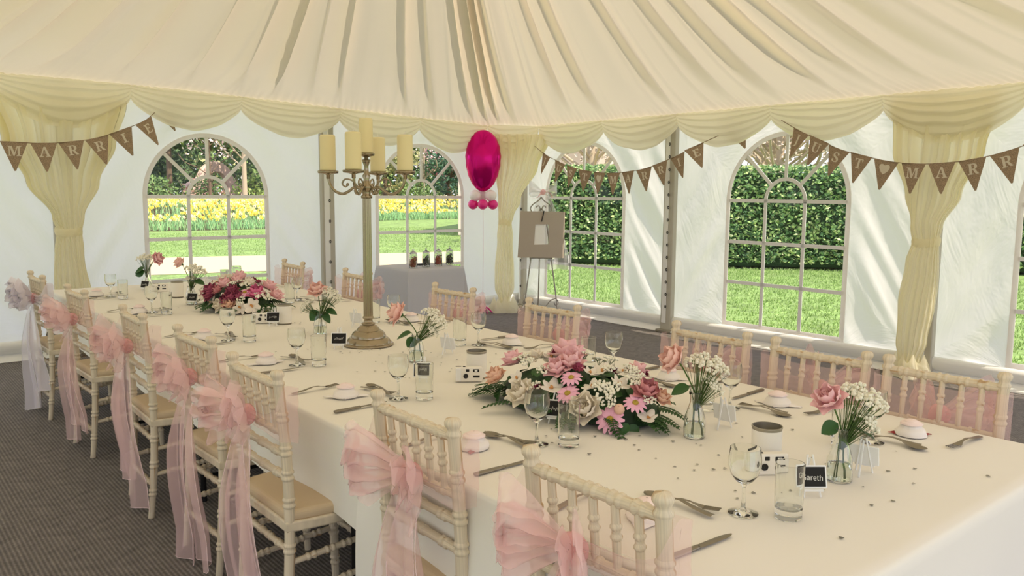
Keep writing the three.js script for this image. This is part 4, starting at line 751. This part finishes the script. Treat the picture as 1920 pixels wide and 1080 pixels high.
{
  const zb = 0.36, B = [[-7.0, 2.2, zb], [-6.64, 2.02, zb], [-6.4, 1.94, zb], [-6.18, 1.9, zb], [-5.97, 1.88, zb], [-5.761, 1.876, zb], [-5.544, 1.876, zb], [-5.336, 1.898, zb], [-5.133, 1.939, zb], [-4.938, 2.014, zb], [-4.741, 2.105, zb], [-4.5, 2.26, 0.1], [-4.3, 2.33, 0.08]];
  bunting('burlap bunting lettered across the drape on the flower bed wall', B, [['T', 3], ['*', 4], ['M', 5], ['A', 6], ['R', 7], ['R', 8], ['I', 9], ['E', 10], ['D', 11]], 5);
  const xr = -0.36, C = [[-0.3, 2.06, 0.62], [xr, 1.935, 0.912], [xr, 1.845, 1.154], [xr, 1.786, 1.352], [xr, 1.745, 1.57], [xr, 1.718, 1.796], [xr, 1.71, 2.006], [xr, 1.724, 2.216], [xr, 1.749, 2.44], [xr, 1.805, 2.653], [xr, 1.875, 2.879], [xr, 1.955, 3.081], [-0.1, 2.14, 3.38], [-0.08, 2.24, 3.6]];
  bunting('burlap bunting hung from the corner drape across the first hedge window', C, 'JUST*MARRIED'.split('').map((c, i) => [c, i + 1]), 6);
  const E = [[-0.3, 2.16, 4.0], [-0.33, 2.045, 4.22], [xr, 1.965, 4.418], [xr, 1.879, 4.6], [xr, 1.823, 4.799], [xr, 1.77, 5.01], [xr, 1.743, 5.23], [xr, 1.743, 5.443], [xr, 1.766, 5.661], [xr, 1.814, 5.877], [xr, 1.89, 6.09], [xr, 1.97, 6.3], [xr, 2.06, 6.5], [-0.2, 2.15, 6.7]];
  bunting('burlap bunting with a heart flag across the drape on the hedge wall', E, 'JUST*MARRIED'.split('').map((c, i) => [c, i + 1]), 7);
}

// ---------------------------------------------------------------- balloon, easel, side table
{
  const f = onPlane(905, 588, 1, 0), o = thing('foil_balloon', 'shiny magenta foil balloon with a collar of small balloons before corner drape', 'balloon', [f.x, 0, f.z], -CAM.yaw);
  mesh('foil_bag', grid(64, 48, (u, v) => { const a = u * 2 * PI, b = (v - 0.5) * PI, taper = 1 + 0.1 * sin(b), seam = Math.pow(Math.abs(cos(a)), 10), w = 0.215 * cos(b) * taper, crimp = 1 + 0.014 * seam * sin(v * 60); return [cos(a) * w * crimp, 1.885 + 0.355 * sin(b) - 0.03 * (1 - sin(b)) * 0.5, sin(a) * w * 0.62 * (1 - 0.06 * seam) + 0.004 * noise(a * 2, v * 9)]; }, true), M.magenta, o);
  const sb = (x, y, z, r, mat, name) => mesh(name, merge([put(grid(20, 14, (u, v) => { const a = u * 2 * PI, b = (v - 0.5) * PI; return [cos(a) * cos(b) * r, sin(b) * r, sin(a) * cos(b) * r]; }, true), x, y, z)]), mat, o);
  for (const [x, z] of [[-0.095, 0.03], [0.095, 0.03], [-0.02, -0.1], [0.03, 0.13]].slice(0, 3)) sb(x, 1.452, z, 0.07, M.latexWhite, 'white_balloon');
  for (const [x, z] of [[-0.12, 0.02], [0.0, 0.09], [0.12, 0.02], [0, -0.09]]) sb(x, 1.345, z, 0.062, M.latexPink, 'pink_balloon');
  mesh('ribbon', tube([[0, 1.52, 0], [0, 1.4, 0], [0.004, 0.8, 0.003], [0, 0.06, 0]], 0.0025, 40, 5), M.ribbon, o);
  const w = mesh('balloon_weight', lathe([[0.001, 0], [0.035, 0], [0.038, 0.01], [0.036, 0.05], [0.012, 0.062], [0.001, 0.06]], 12), M.foilPink, o);
  const R = rng(9); for (let i = 0; i < 6; i++) mesh('foil_tassel', tube([[0, 0.055, 0], [0.03 * cos(i), 0.09, 0.03 * sin(i)], [0.07 * cos(i * 1.1) + 0.02, 0.05, 0.06 * sin(i * 1.1)], [0.1 * cos(i * 1.2) + 0.02, 0.01, 0.08 * sin(i * 1.2)]], 0.005, 12, 5), M.foilPink, w);
}
{
  const o = thing('display_easel', 'scrolled metal easel standing before the first hedge window', 'easel', [-0.33, 0, 0.8], -CAM.yaw + 0.05);
  const T = (pts, r = 0.007, n = 40) => tube(pts, r, n, 8);
  for (const s of [-1, 1]) { mesh('leg', T([[s * 0.05, 1.26, -0.05], [s * 0.11, 0.8, 0.0], [s * 0.19, 0.2, 0.05], [s * 0.2, 0.1, 0.055], [s * 0.23, 0.02, 0.07], [s * 0.27, 0.012, 0.075], [s * 0.285, 0.05, 0.07], [s * 0.26, 0.075, 0.065]], 0.008), M.iron, o);
    mesh('scroll', T([[s * 0.01, 0.06, 0.05], [s * 0.06, 0.11, 0.05], [s * 0.13, 0.19, 0.05], [s * 0.19, 0.2, 0.05], [s * 0.215, 0.15, 0.05], [s * 0.18, 0.125, 0.05], [s * 0.165, 0.155, 0.05]], 0.006), M.iron, o);
    mesh('scroll', T([[0, 1.44, -0.05], [s * 0.03, 1.4, -0.05], [s * 0.1, 1.35, -0.05], [s * 0.13, 1.3, -0.05], [s * 0.1, 1.25, -0.05], [s * 0.04, 1.25, -0.05], [s * 0.012, 1.3, -0.05], [s * 0.035, 1.335, -0.05], [s * 0.06, 1.315, -0.05]], 0.007), M.iron, o);
    mesh('rest_hook', T([[s * 0.13, 0.7, 0.005], [s * 0.13, 0.7, 0.06], [s * 0.13, 0.74, 0.065]], 0.006, 10), M.iron, o); }
  mesh('back_leg', T([[0, 1.3, -0.06], [0, 0.7, -0.2], [0, 0.0, -0.36]], 0.008), M.iron, o);
  mesh('crossbar', T([[-0.14, 0.7, 0.01], [0.14, 0.7, 0.01]], 0.006, 4), M.iron, o);
  const b = thing('photo_mount', 'taupe mount board with a small white opening on the easel', 'board', [-0.33, 0, 0.8], -CAM.yaw + 0.05);
  const s = new THREE.Shape(); s.moveTo(-0.29, -0.275); s.lineTo(0.275, -0.28); s.lineTo(0.285, 0.28); s.lineTo(-0.255, 0.285); s.closePath();
  const hole = new THREE.Path(); hole.moveTo(-0.09, -0.12); hole.lineTo(0.085, -0.115); hole.lineTo(0.085, 0.125); hole.lineTo(-0.075, 0.125); hole.closePath(); s.holes.push(hole);
  const lean = (g) => put(g, 0, 0.985, 0.04, -0.1, 0, 0);
  mesh('mount', lean(clean(new THREE.ExtrudeGeometry(s, { depth: 0.006, bevelEnabled: false }))), M.board, b);
  mesh('backing_card', lean(put(rbox(0.13, 0.25, 0.003, 0.001), -0.025, 0.0, -0.006)), M.card, b);
  mesh('hanging_cord', lean(tube([[0.03, 0.29, 0.012], [0.01, 0.2, 0.014], [0.0, 0.16, 0.012]], 0.006, 10, 6)), M.black, b);
  const t = thing('tulle_bow', 'pink and white tulle bow draped behind the easel top', 'bow', [-0.33, 0, 0.8], -CAM.yaw + 0.05);
  mesh('veil', grid(24, 20, (u, v) => { const a = (u - 0.5) * 2, w = lerp(0.03, 0.34, Math.pow(v, 0.7)); return [0.03 + a * w * (a > 0 ? 1.08 : 0.85), 1.5 - v * 0.95 + 0.02 * noise(u * 6, v * 3), -0.08 + 0.03 * sin(a * 9) * v - 0.03 * v]; }), M.tulle, t);
  for (const s2 of [-1, 1]) mesh('loop', grid(30, 10, (u, v) => { const q = u * 2 * PI, op = sin(q / 2); return [0.02 + s2 * 0.17 * Math.pow(op, 1.2), 1.5 + 0.05 * op * op + (v - 0.5) * 0.16 * op + 0.03 * sin(q), -0.05 + 0.05 * sin(q) + 0.012 * sin(v * 9)]; }), M.tulle, t);
  mesh('knot', ball(0.035, 0.02, 1.5, -0.03, 14, 10), M.sashDense, t);
  for (const s2 of [-1, 1]) mesh('ribbon_tail', grid(12, 4, (u, v) => [0.02 + s2 * (0.02 + 0.1 * u) + (v - 0.5) * 0.02, 1.5 + 0.03 * sin(PI * u) * s2 - 0.07 * u, -0.02 + 0.02 * sin(u * 5)]), M.sashDense, t);
}
{
  const x0 = -2.68, x1 = -2.02, z0 = 0.9, z1 = 1.5, h = 0.735;
  const t = thing('card_table', 'small square side table under a pale grey cloth by the garden window', 'table', [(x0 + x1) / 2, 0, (z0 + z1) / 2]);
  mesh('table_top', put(rbox(x1 - x0 - 0.03, 0.03, z1 - z0 - 0.03, 0.008), 0, h - 0.02, 0), M.top, t);
  for (const a of [-1, 1]) for (const b of [-1, 1]) mesh('leg', put(lathe([[0.001, 0], [0.014, 0], [0.014, h - 0.03], [0.001, h - 0.03]], 10), a * ((x1 - x0) / 2 - 0.07), 0, b * ((z1 - z0) / 2 - 0.07)), M.blackSteel, t);
  const W = x1 - x0, L = z1 - z0, D = 0.68, c = mesh('tablecloth', grid(90, 90, (u, v) => { // square cloth whose corners hang in folds
    const a = (u - 0.5) * (W + 2 * D), b = (v - 0.5) * (L + 2 * D), oa = Math.max(0, Math.abs(a) - W / 2), ob = Math.max(0, Math.abs(b) - L / 2), drop = Math.max(oa, ob), sa = Math.sign(a), sb = Math.sign(b), ca = clamp(a, -W / 2, W / 2), cb = clamp(b, -L / 2, L / 2);
    const k = drop / D, corner = Math.min(oa, ob), wv = 0.014 * k * sin((oa > ob ? cb : ca) * 14 + sa) + 0.01 * k * noise(ca * 5, cb * 5, 3);
    const ang = Math.atan2(ob, oa), out = 0.008 * Math.min(1, drop * 30) + 0.04 * k + wv + 0.22 * corner * Math.abs(sin(2 * ang)) * 0.6;
    const n = drop ? Math.hypot(oa, ob) : 1;
    return [ca + sa * (oa / n) * out, h + 0.003 - Math.max(0, drop - 0.005), cb + sb * (ob / n) * out];
  }), M.greyCloth); c.position.set((x0 + x1) / 2, 0, (z0 + z1) / 2); tag(c, 'pale grey cloth over the small table that holds the sweet jars', 'tablecloth');
  const kinds = [[775, M.sweetBrown, 'toffee-brown sweets'], [799, M.sweetDark, 'black sweets, next to the toffee-brown jar'], [822, M.sweetRed, 'rust-red sweets'], [843, M.sweetDark, 'black sweets, next to the rust-red jar']];
  kinds.forEach(([px, mat, what], i) => {
    const zz = lerp(1.36, 1.28, i / 3), p = onPlane(px, 500, 2, zz), j = thing('sweet_jar', `glass jar of ${what}`, 'jar', [p.x, h + 0.006, zz], 0, 'sweet jars on the side table'), R = rng(30 + i);
    mesh('jar_glass', lathe([[0.001, 0], [0.038, 0], [0.04, 0.004], [0.04, 0.12], [0.034, 0.132], [0.036, 0.136], [0.033, 0.136], [0.037, 0.12], [0.037, 0.006], [0.001, 0.006]], 28), M.glass, j);
    mesh('jar_lid', lathe([[0.038, 0.137], [0.039, 0.141], [0.03, 0.156], [0.012, 0.166], [0.007, 0.172], [0.01, 0.18], [0.006, 0.189], [0.001, 0.19]], 24), M.glass, j);
    const list = []; for (let k = 0; k < 150; k++) { const a = R() * 6.3, r = Math.sqrt(R()) * 0.031, y = 0.012 + R() * (0.082 + 0.02 * cos(a)); list.push(put(clean(mergeVertices(new THREE.IcosahedronGeometry(0.0075, 0))), cos(a) * r, y, sin(a) * r, R() * 3, R() * 3, 0, [1, 0.8, 1.1])); }
    const sw = mesh('sweets', merge(list), mat, j); sw.userData.kind = 'stuff';
  });
  const sc = mesh('serving_tray', put(rbox(0.13, 0.008, 0.09, 0.004), 0, 0.004, 0), M.dark); sc.position.set(-2.27, h + 0.007, 1.12); tag(sc, 'small dark tray lying behind the sweet jars', 'tray');
}

// ---------------------------------------------------------------- the garden outside
function flatUv(g, s) { const uv = g.attributes.uv, p = g.attributes.position; for (let i = 0; i < uv.count; i++) uv.setXY(i, p.getX(i) / s, p.getZ(i) / s); return g; }
const bankY = (d) => 0.75 * smooth(0, 7, d);                     // the flower bed rises away from the lawn
const bedLine = [[-14, -22.5], [-4, -23.4], [6, -22.6], [15, -28.6], [21, -29], [34, -31]];
function bedAt(t) { const k = clamp(t, 0, 0.9999) * (bedLine.length - 1), i = Math.floor(k), f = k - i; return [lerp(bedLine[i][0], bedLine[i + 1][0], f), lerp(bedLine[i][1], bedLine[i + 1][1], f)]; }
{
  const g = flatUv(clean(new THREE.PlaneGeometry(150, 150, 1, 1)).rotateX(-PI / 2), 3.1);
  structure(mesh('garden_lawn', g.translate(0, -0.025, 0), M.lawn), 'mown green lawn round the marquee');
  const far = [[-30, -16], [-10, -12.6], [-0.4, -10.5], [4.1, -8.9], [9, -8.6], [24, -10]], near = [[-30, -11.5], [-10, -8.8], [-1.8, -6.8], [2.5, -5.9], [8, -5.7], [24, -7]], fc = curve(far.map(([x, z]) => [x, -0.018, z])), nc = curve(near.map(([x, z]) => [x, -0.018, z]));
  structure(mesh('garden_path', grid(60, 3, (u, v) => fc.getPoint(u).lerp(nc.getPoint(u), v).toArray()), M.path), 'pale gravel path crossing the lawn behind the flower bed windows');
  structure(mesh('garden_bank', grid(60, 12, (u, v) => { const [x, z] = bedAt(u), d = v * 14; return [x + d * 0.12, -0.02 + bankY(d), z - d]; }), M.soil), 'earth bank that carries the daffodils');
}
const upQ = (R, lean = 0.3) => new THREE.Quaternion().setFromEuler(new THREE.Euler((R() - 0.5) * lean * 2, R() * 6.3, (R() - 0.5) * lean * 2));
const anyQ = (R) => new THREE.Quaternion().setFromEuler(new THREE.Euler(R() * 6.3, R() * 6.3, R() * 6.3));
function copies(name, geo, mat, n, fn, parent, seed) { // fn(R) -> [position, quaternion, scale, colour] or null
  const R = rng(seed), list = []; let guard = 0; while (list.length < n && guard++ < n * 6) { const q = fn(R, list.length); if (q) list.push(q); }
  const m = new THREE.InstancedMesh(geo, mat, list.length), k = new THREE.Matrix4(), c = new THREE.Color();
  list.forEach(([p, q, s, col], i) => { m.setMatrixAt(i, k.compose(p, q, typeof s === 'number' ? V(s, s, s) : s)); if (col !== undefined) m.setColorAt(i, c.set(col)); });
  m.name = parent ? name : numbered(name); m.castShadow = m.receiveShadow = true; m.userData.kind = 'stuff'; (parent || scene).add(m); return m;
}
const leafCard = grid(2, 1, (u, v) => { const w = [0, 0.5, 0][Math.round(u * 2)] * (v - 0.5) * 2; return [w * 0.62, 0.12 * (u === 0.5 ? 0 : 1), u - 0.5]; });
const bladeTuft = merge([0, 1, 2].map((i) => put(grid(2, 1, (u, v) => [(v - 0.5) * 0.009 * (1 - u * 0.9), u * 0.035, u * u * 0.022]), 0, 0, 0, 0, i * 2.1, 0)));
{ // longer blades of the lawn beside the windows
  const greens = ['#93b066', '#84a356', '#a0ba74', '#7c9a52', '#b4c98a'];
  const a = copies('grass_blades', bladeTuft, M.leafCopy, 30000, (R) => { const x = 0.25 + R() * 9, z = lerp(-5.5, 8, R()); return (x - 4.4) * 5.6 - (z + 4.7) * 4.9 > 0 ? null : [V(x, -0.025, z), upQ(R), 0.8 + 0.7 * R(), greens[Math.floor(R() * 5)]]; }, null, 1);
  tag(a, 'short lawn grass between the marquee and the hedge', 'grass');
  const b = copies('grass_blades', bladeTuft, M.leafCopy, 26000, (R) => { const z = lerp(-21, -0.3, R()), x = lerp(-6, 12, R()); return z < -6 - 0.3 * (x + 2) * -1 * 0 && z > -10.8 + Math.max(0, (x + 0.4) * 0.4) ? null : [V(x, -0.025, z), upQ(R), 0.8 + 0.8 * R(), greens[Math.floor(R() * 5)]]; }, null, 2);
  tag(b, 'short lawn grass on either side of the gravel path', 'grass');
}
{ // laurel hedge
  const A = V(4.1, 0, -5.15), B = V(15.5, 0, 8.4), d = B.clone().sub(A), L = d.length(), ang = Math.atan2(-d.z, d.x), o = thing('laurel_hedge', 'clipped laurel hedge with glossy leaves across the lawn', 'hedge', A.toArray(), ang);
  mesh('hedge_core', put(rbox(L, 1.9, 0.9, 0.08), L / 2, 0.97, -0.5), M.hedgeCore, o);
  const cols = ['#6f955c', '#83a868', '#9fbf78', '#567c4c', '#bcd08a', '#456a40', '#e2e6b4'];
  copies('hedge_leaves', leafCard, M.leafCopy, 36000, (R) => { const top = R() < 0.2, x = R() * L, y = top ? 1.95 + 0.12 * R() : 0.12 + 1.9 * R(), z = top ? -1 + R() * 1.05 : -0.05 + 0.16 * R() + 0.05 * noise(x * 1.3, y * 1.6); return [V(x, y, z), anyQ(R), 0.06 + 0.05 * R(), cols[Math.floor(Math.pow(R(), 0.9) * (top ? 7 : 6.3))]]; }, o, 7);
}
{ // daffodils
  const o = thing('daffodil_bed', 'long bed of yellow and cream daffodils across the lawn', 'flower bed'); o.userData.kind = 'stuff';
  const daff = merge([...[0, 1, 2, 3, 4, 5].map((i) => put(grid(2, 1, (u, v) => [(v - 0.5) * 0.035 * sin(PI * (0.25 + 0.6 * u)), 0, u * 0.05]), 0, 0, 0, 0, i * PI / 3, 0)), lathe([[0.01, 0], [0.014, 0.02], [0.02, 0.028]], 6)]);
  const blade = grid(3, 1, (u, v) => [(v - 0.5) * 0.03 * (1 - u * 0.7), u * 0.36, u * u * 0.08]);
  const yel = ['#fbea6e', '#fcf0a0', '#f8e25c', '#fdf6cc', '#fae6b4', '#faf0e0'];
  copies('daffodil_leaves', blade, M.leafCopy, 15000, (R) => { const t = 0.25 + 0.7 * R(), d = Math.pow(R(), 1.6) * 11, [x, z] = bedAt(t); return [V(x + d * 0.12, bankY(d) - 0.03, z - d), upQ(R, 0.35), 0.8 + 0.5 * R(), ['#8fbf86', '#9fcb8c', '#7fb07c', '#b2d69c'][Math.floor(R() * 4)]]; }, o, 3);
  copies('daffodil_heads', daff, M.petalCopy, 9000, (R) => { const t = 0.25 + 0.7 * R(), d = 0.5 + Math.pow(R(), 0.75) * 11, [x, z] = bedAt(t); if (noise(x * 0.5, d * 0.5) < -0.25 && d < 4) return null; const q = new THREE.Quaternion().setFromEuler(new THREE.Euler(1.2 + (R() - 0.5) * 0.8, 0.5 + (R() - 0.5) * 1.6, 0, 'YXZ')); return [V(x + d * 0.12, bankY(d) + 0.3 + 0.12 * R(), z - d), q, 1.2 + 0.7 * R(), yel[Math.floor(clamp(R() * 3.6 + (d > 6 ? 2 * noise(x * 0.3, 4) + 1.2 : 0), 0, 5.9))]]; }, o, 4);
}
function tree(name, label, at, h, crown, cols, n, size, seed, o2 = {}) {
  const o = thing(name, label, 'tree', at, 0, o2.group), R = rng(seed);
  const r = o2.trunk ?? 0.16; const trunkTop = V((R() - 0.5) * 0.4, h * 0.75, (R() - 0.5) * 0.4);
  const g = tube([V(0, -0.1, 0), V((R() - 0.5) * 0.2, h * 0.3, 0), trunkTop], r, 14, 8); { const p = g.attributes.position; for (let i = 0; i < p.count; i++) { const k = 1 - 0.55 * clamp(p.getY(i) / h, 0, 1); p.setX(i, p.getX(i) * k); p.setZ(i, p.getZ(i) * k); } }
  mesh('trunk', g, o2.bark || M.bark, o);
  for (let i = 0; i < (o2.branches ?? 7); i++) { const y = h * (0.25 + 0.5 * R()), a = R() * 6.3, l = crown[0] * (0.6 + 0.5 * R()); mesh('branch', tube([[0, y, 0], [cos(a) * l * 0.4, y + l * 0.3, sin(a) * l * 0.4], [cos(a) * l * 0.8, y + l * (0.35 + 0.5 * R()), sin(a) * l * 0.8], [cos(a + 0.2) * l, y + l * (0.5 + 0.6 * R()), sin(a + 0.2) * l]], r * 0.28, 12, 5), o2.bark || M.bark, o); }
  const cy = o2.cy ?? h * 0.68;
  if (n) copies(o2.leafName || 'foliage', leafCard, o2.mat || M.leafCopy, n, (q) => { const a = q() * 6.3, b = Math.acos(2 * q() - 1), k = Math.pow(q(), o2.fill ?? 0.4), x = sin(b) * cos(a) * k * crown[0], y = cos(b) * k * crown[1], z = sin(b) * sin(a) * k * crown[2]; if (noise(x * 0.9 + seed, y * 0.9, z * 0.9) < (o2.open ?? -0.12)) return null; return [V(x, Math.max(0.1, cy + y), z), anyQ(q), size * (0.7 + 0.6 * q()), cols[Math.floor(q() * cols.length)]]; }, o, seed + 1);
  return o;
}
const G1 = ['#67874f', '#7c9c5c', '#577544', '#93ae6c'], G2 = ['#47603f', '#557048', '#3d5438', '#688358'], G3 = ['#93ae5c', '#a9c26a', '#809c54', '#bfd280'], BL = ['#fbf3f0', '#f6dfe2', '#ffffff', '#efd0d4'], PK = ['#e9b8bf', '#f0cdd0', '#d99aa6'], OL = ['#aaae78', '#bdbc88', '#929868'];
tree('evergreen_tree', 'yellow-green evergreen behind the daffodils beside the brick arch', [6.2, 0.6, -34.5], 9, [2.6, 3.2, 2.2], [...G3, ...G1], 2600, 0.3, 20);
tree('conifer_tree', 'dark conifer mass behind the daffodils', [6.4, 0.5, -39], 9, [3, 5, 2.5], G2, 3200, 0.35, 22, { cy: 4 });
tree('magnolia', 'white magnolia blossoming in front of the brick arch', [7.5, 0.6, -32.4], 5.2, [2.2, 1.9, 2], BL, 420, 0.17, 24, { mat: M.petalCopy, leafName: 'blossom', open: -0.6, branches: 16, trunk: 0.09, cy: 4.2 });
tree('birch_tree', 'pale-trunked tree standing beyond the daffodils', [9.25, 0.6, -32.5], 7, [2, 1.8, 1.6], BL, 700, 0.16, 26, { mat: M.petalCopy, leafName: 'blossom', bark: M.barkPale, trunk: 0.15, cy: 5.2, open: -0.5, branches: 14 });
tree('evergreen_tree', 'dense dark evergreen beyond the pale-trunked tree', [11.4, 0.6, -34], 8, [2.4, 4, 2.2], [...G1, ...G2], 3400, 0.28, 28, { cy: 3.6 });
tree('evergreen_tree', 'tall mixed green tree behind the brick arch', [12.4, 0.6, -46], 11, [5, 4.4, 3], [...G1, ...G2, ...OL], 3600, 0.4, 29, { cy: 5 });
tree('evergreen_tree', 'olive-green shrub behind the daffodils beside the jar window', [19.6, 0.6, -36], 6, [2.2, 3, 2], OL, 2600, 0.26, 30, { cy: 3.2 });
tree('magnolia', 'pale blossom tree behind the daffodils beyond the jar window', [22.2, 0.6, -35.6], 6, [2.6, 2.4, 2], [...BL, ...OL], 900, 0.18, 32, { mat: M.petalCopy, leafName: 'blossom', bark: M.barkPale, open: -0.6, branches: 18, trunk: 0.1, cy: 4.6 });
tree('evergreen_tree', 'blue-green shrub in front of the pink tree', [23.8, 0.6, -35], 4.6, [1.8, 1.9, 1.6], ['#3f6a52', '#55805f', '#6d9273'], 1800, 0.25, 34, { cy: 2.4 });
tree('blossom_tree', 'pink blossom tree at the end of the flower bed', [28.2, 0.6, -40], 7, [3, 3, 2.4], PK, 2200, 0.3, 36, { mat: M.petalCopy, leafName: 'blossom', cy: 4.4 });
tree('evergreen_tree', 'dark tree far behind the blossom trees', [30, 0.6, -50], 10, [6, 4.5, 3], [...G1, ...G2], 3600, 0.42, 38, { cy: 4 });
for (const [x, z, cx, sd] of [[4.8, -32.5, G1, 40], [7.6, -33.8, [...G1, '#e0b4a2'], 42], [10.2, -33.6, G3, 44], [20.8, -34.4, G1, 46]]) tree('garden_shrub', ['round green shrub before the dark conifer', 'low shrub with brown-pink tips before the brick arch', 'bright green shrub between the two garden windows\u2019 trees', 'dark shrub before the pale blossom tree'][(sd - 40) / 2], [x, 0.6, z], 1.6, [1.2, 0.8, 1], cx, 900, 0.16, sd, { cy: 0.8, trunk: 0.05, branches: 4, open: -0.4 });
[[9, -50, 60], [13.5, -53, 62], [18.5, -52, 64], [25.5, -50, 66], [30, -54, 68], [35.5, -52, 70], [40, -50, 72], [2, -48, 74]].forEach(([x, z, sd], i) => tree('woodland_tree', `large leafy tree in the woodland backdrop, ${[...ord, 'eighth'][i]} along the garden edge`, [x, -0.03, z], 10 + (i % 3), [3.4, 4.8, 2.4], [[...G1, ...G3], [...G1, ...G2], [...OL, ...G1, ...BL]][i % 3], 2600, 0.46, sd, { cy: 4.6, open: -0.3, group: 'trees at the garden edge' }));
{ // brick arch beyond the bed
  const s = new THREE.Shape(); s.moveTo(-2.6, 0); s.lineTo(-0.95, 0); s.lineTo(-0.95, 1.6); s.absarc(0, 1.6, 0.95, PI, 0, true); s.lineTo(0.95, 0); s.lineTo(2.6, 0); s.lineTo(2.6, 1.5); s.lineTo(1.5, 2.1); s.absarc(0, 1.75, 1.5, 0.25, PI - 0.25, false); s.lineTo(-2.6, 1.5); s.closePath();
  const o = thing('garden_arch', 'pink brick garden arch behind the flower bed', 'arch', [9.3, 0.65, -37], 0.3); o.scale.setScalar(0.72);
  mesh('arch_wall', clean(new THREE.ExtrudeGeometry(s, { depth: 0.45, bevelEnabled: true, bevelSize: 0.02, bevelThickness: 0.02, bevelSegments: 1, curveSegments: 20 })), M.brick, o);
  mesh('coping', put(clean(new THREE.TorusGeometry(1.53, 0.06, 6, 24, PI)), 0, 1.75, 0.22), M.barkPale, o);
}
// beyond the hedge: a pale building and bare trees
{
  const o = thing('brick_house', 'pale pink brick house beyond the hedge', 'house', [15, 0, -16], 0.72);
  mesh('house_wall', put(rbox(10, 3.4, 5, 0.02), 0, 1.7, 0), std(0xf0d8ca, 0.95), o);
  const s = new THREE.Shape(); s.moveTo(-2.8, 0); s.lineTo(2.8, 0); s.lineTo(0, 1.7); s.closePath(); mesh('house_roof', put(clean(new THREE.ExtrudeGeometry(s, { depth: 10.6, bevelEnabled: false })), -5.3, 3.4, 0, 0, PI / 2, 0), std(0xe6c4ba, 0.9), o);
  for (const x of [-3, 0, 3]) mesh('house_window', put(rbox(1.1, 1.2, 0.06, 0.01), x, 2.0, 2.5), std(0x9fa8b0, 0.3), o);
}
for (const [x, z, h, sd, what] of [[13.4, -4.6, 6, 50, 'bare spreading tree beyond the middle of the hedge'], [16, -3, 6.5, 52, 'bare tree beyond the hedge behind the heart bunting'], [9.6, -8.2, 5.5, 54, 'bare tree beyond the hedge end beside the house'], [18, -8, 8, 56, 'tall bare tree far beyond the hedge'], [14.6, -5.6, 5.5, 58, 'low bare tree just beyond the hedge']]) tree('bare_tree', what, [x, 0, z], h, [3.4, 2.6, 2.6], ['#c9b8a6', '#d8c8b2', '#b3a490', '#e8dccb'], 1500, 0.13, sd, { branches: 34, trunk: 0.15, bark: M.barkPale, open: -0.4, cy: h * 0.6, leafName: 'twigs' });

renderer.render(scene, camera);
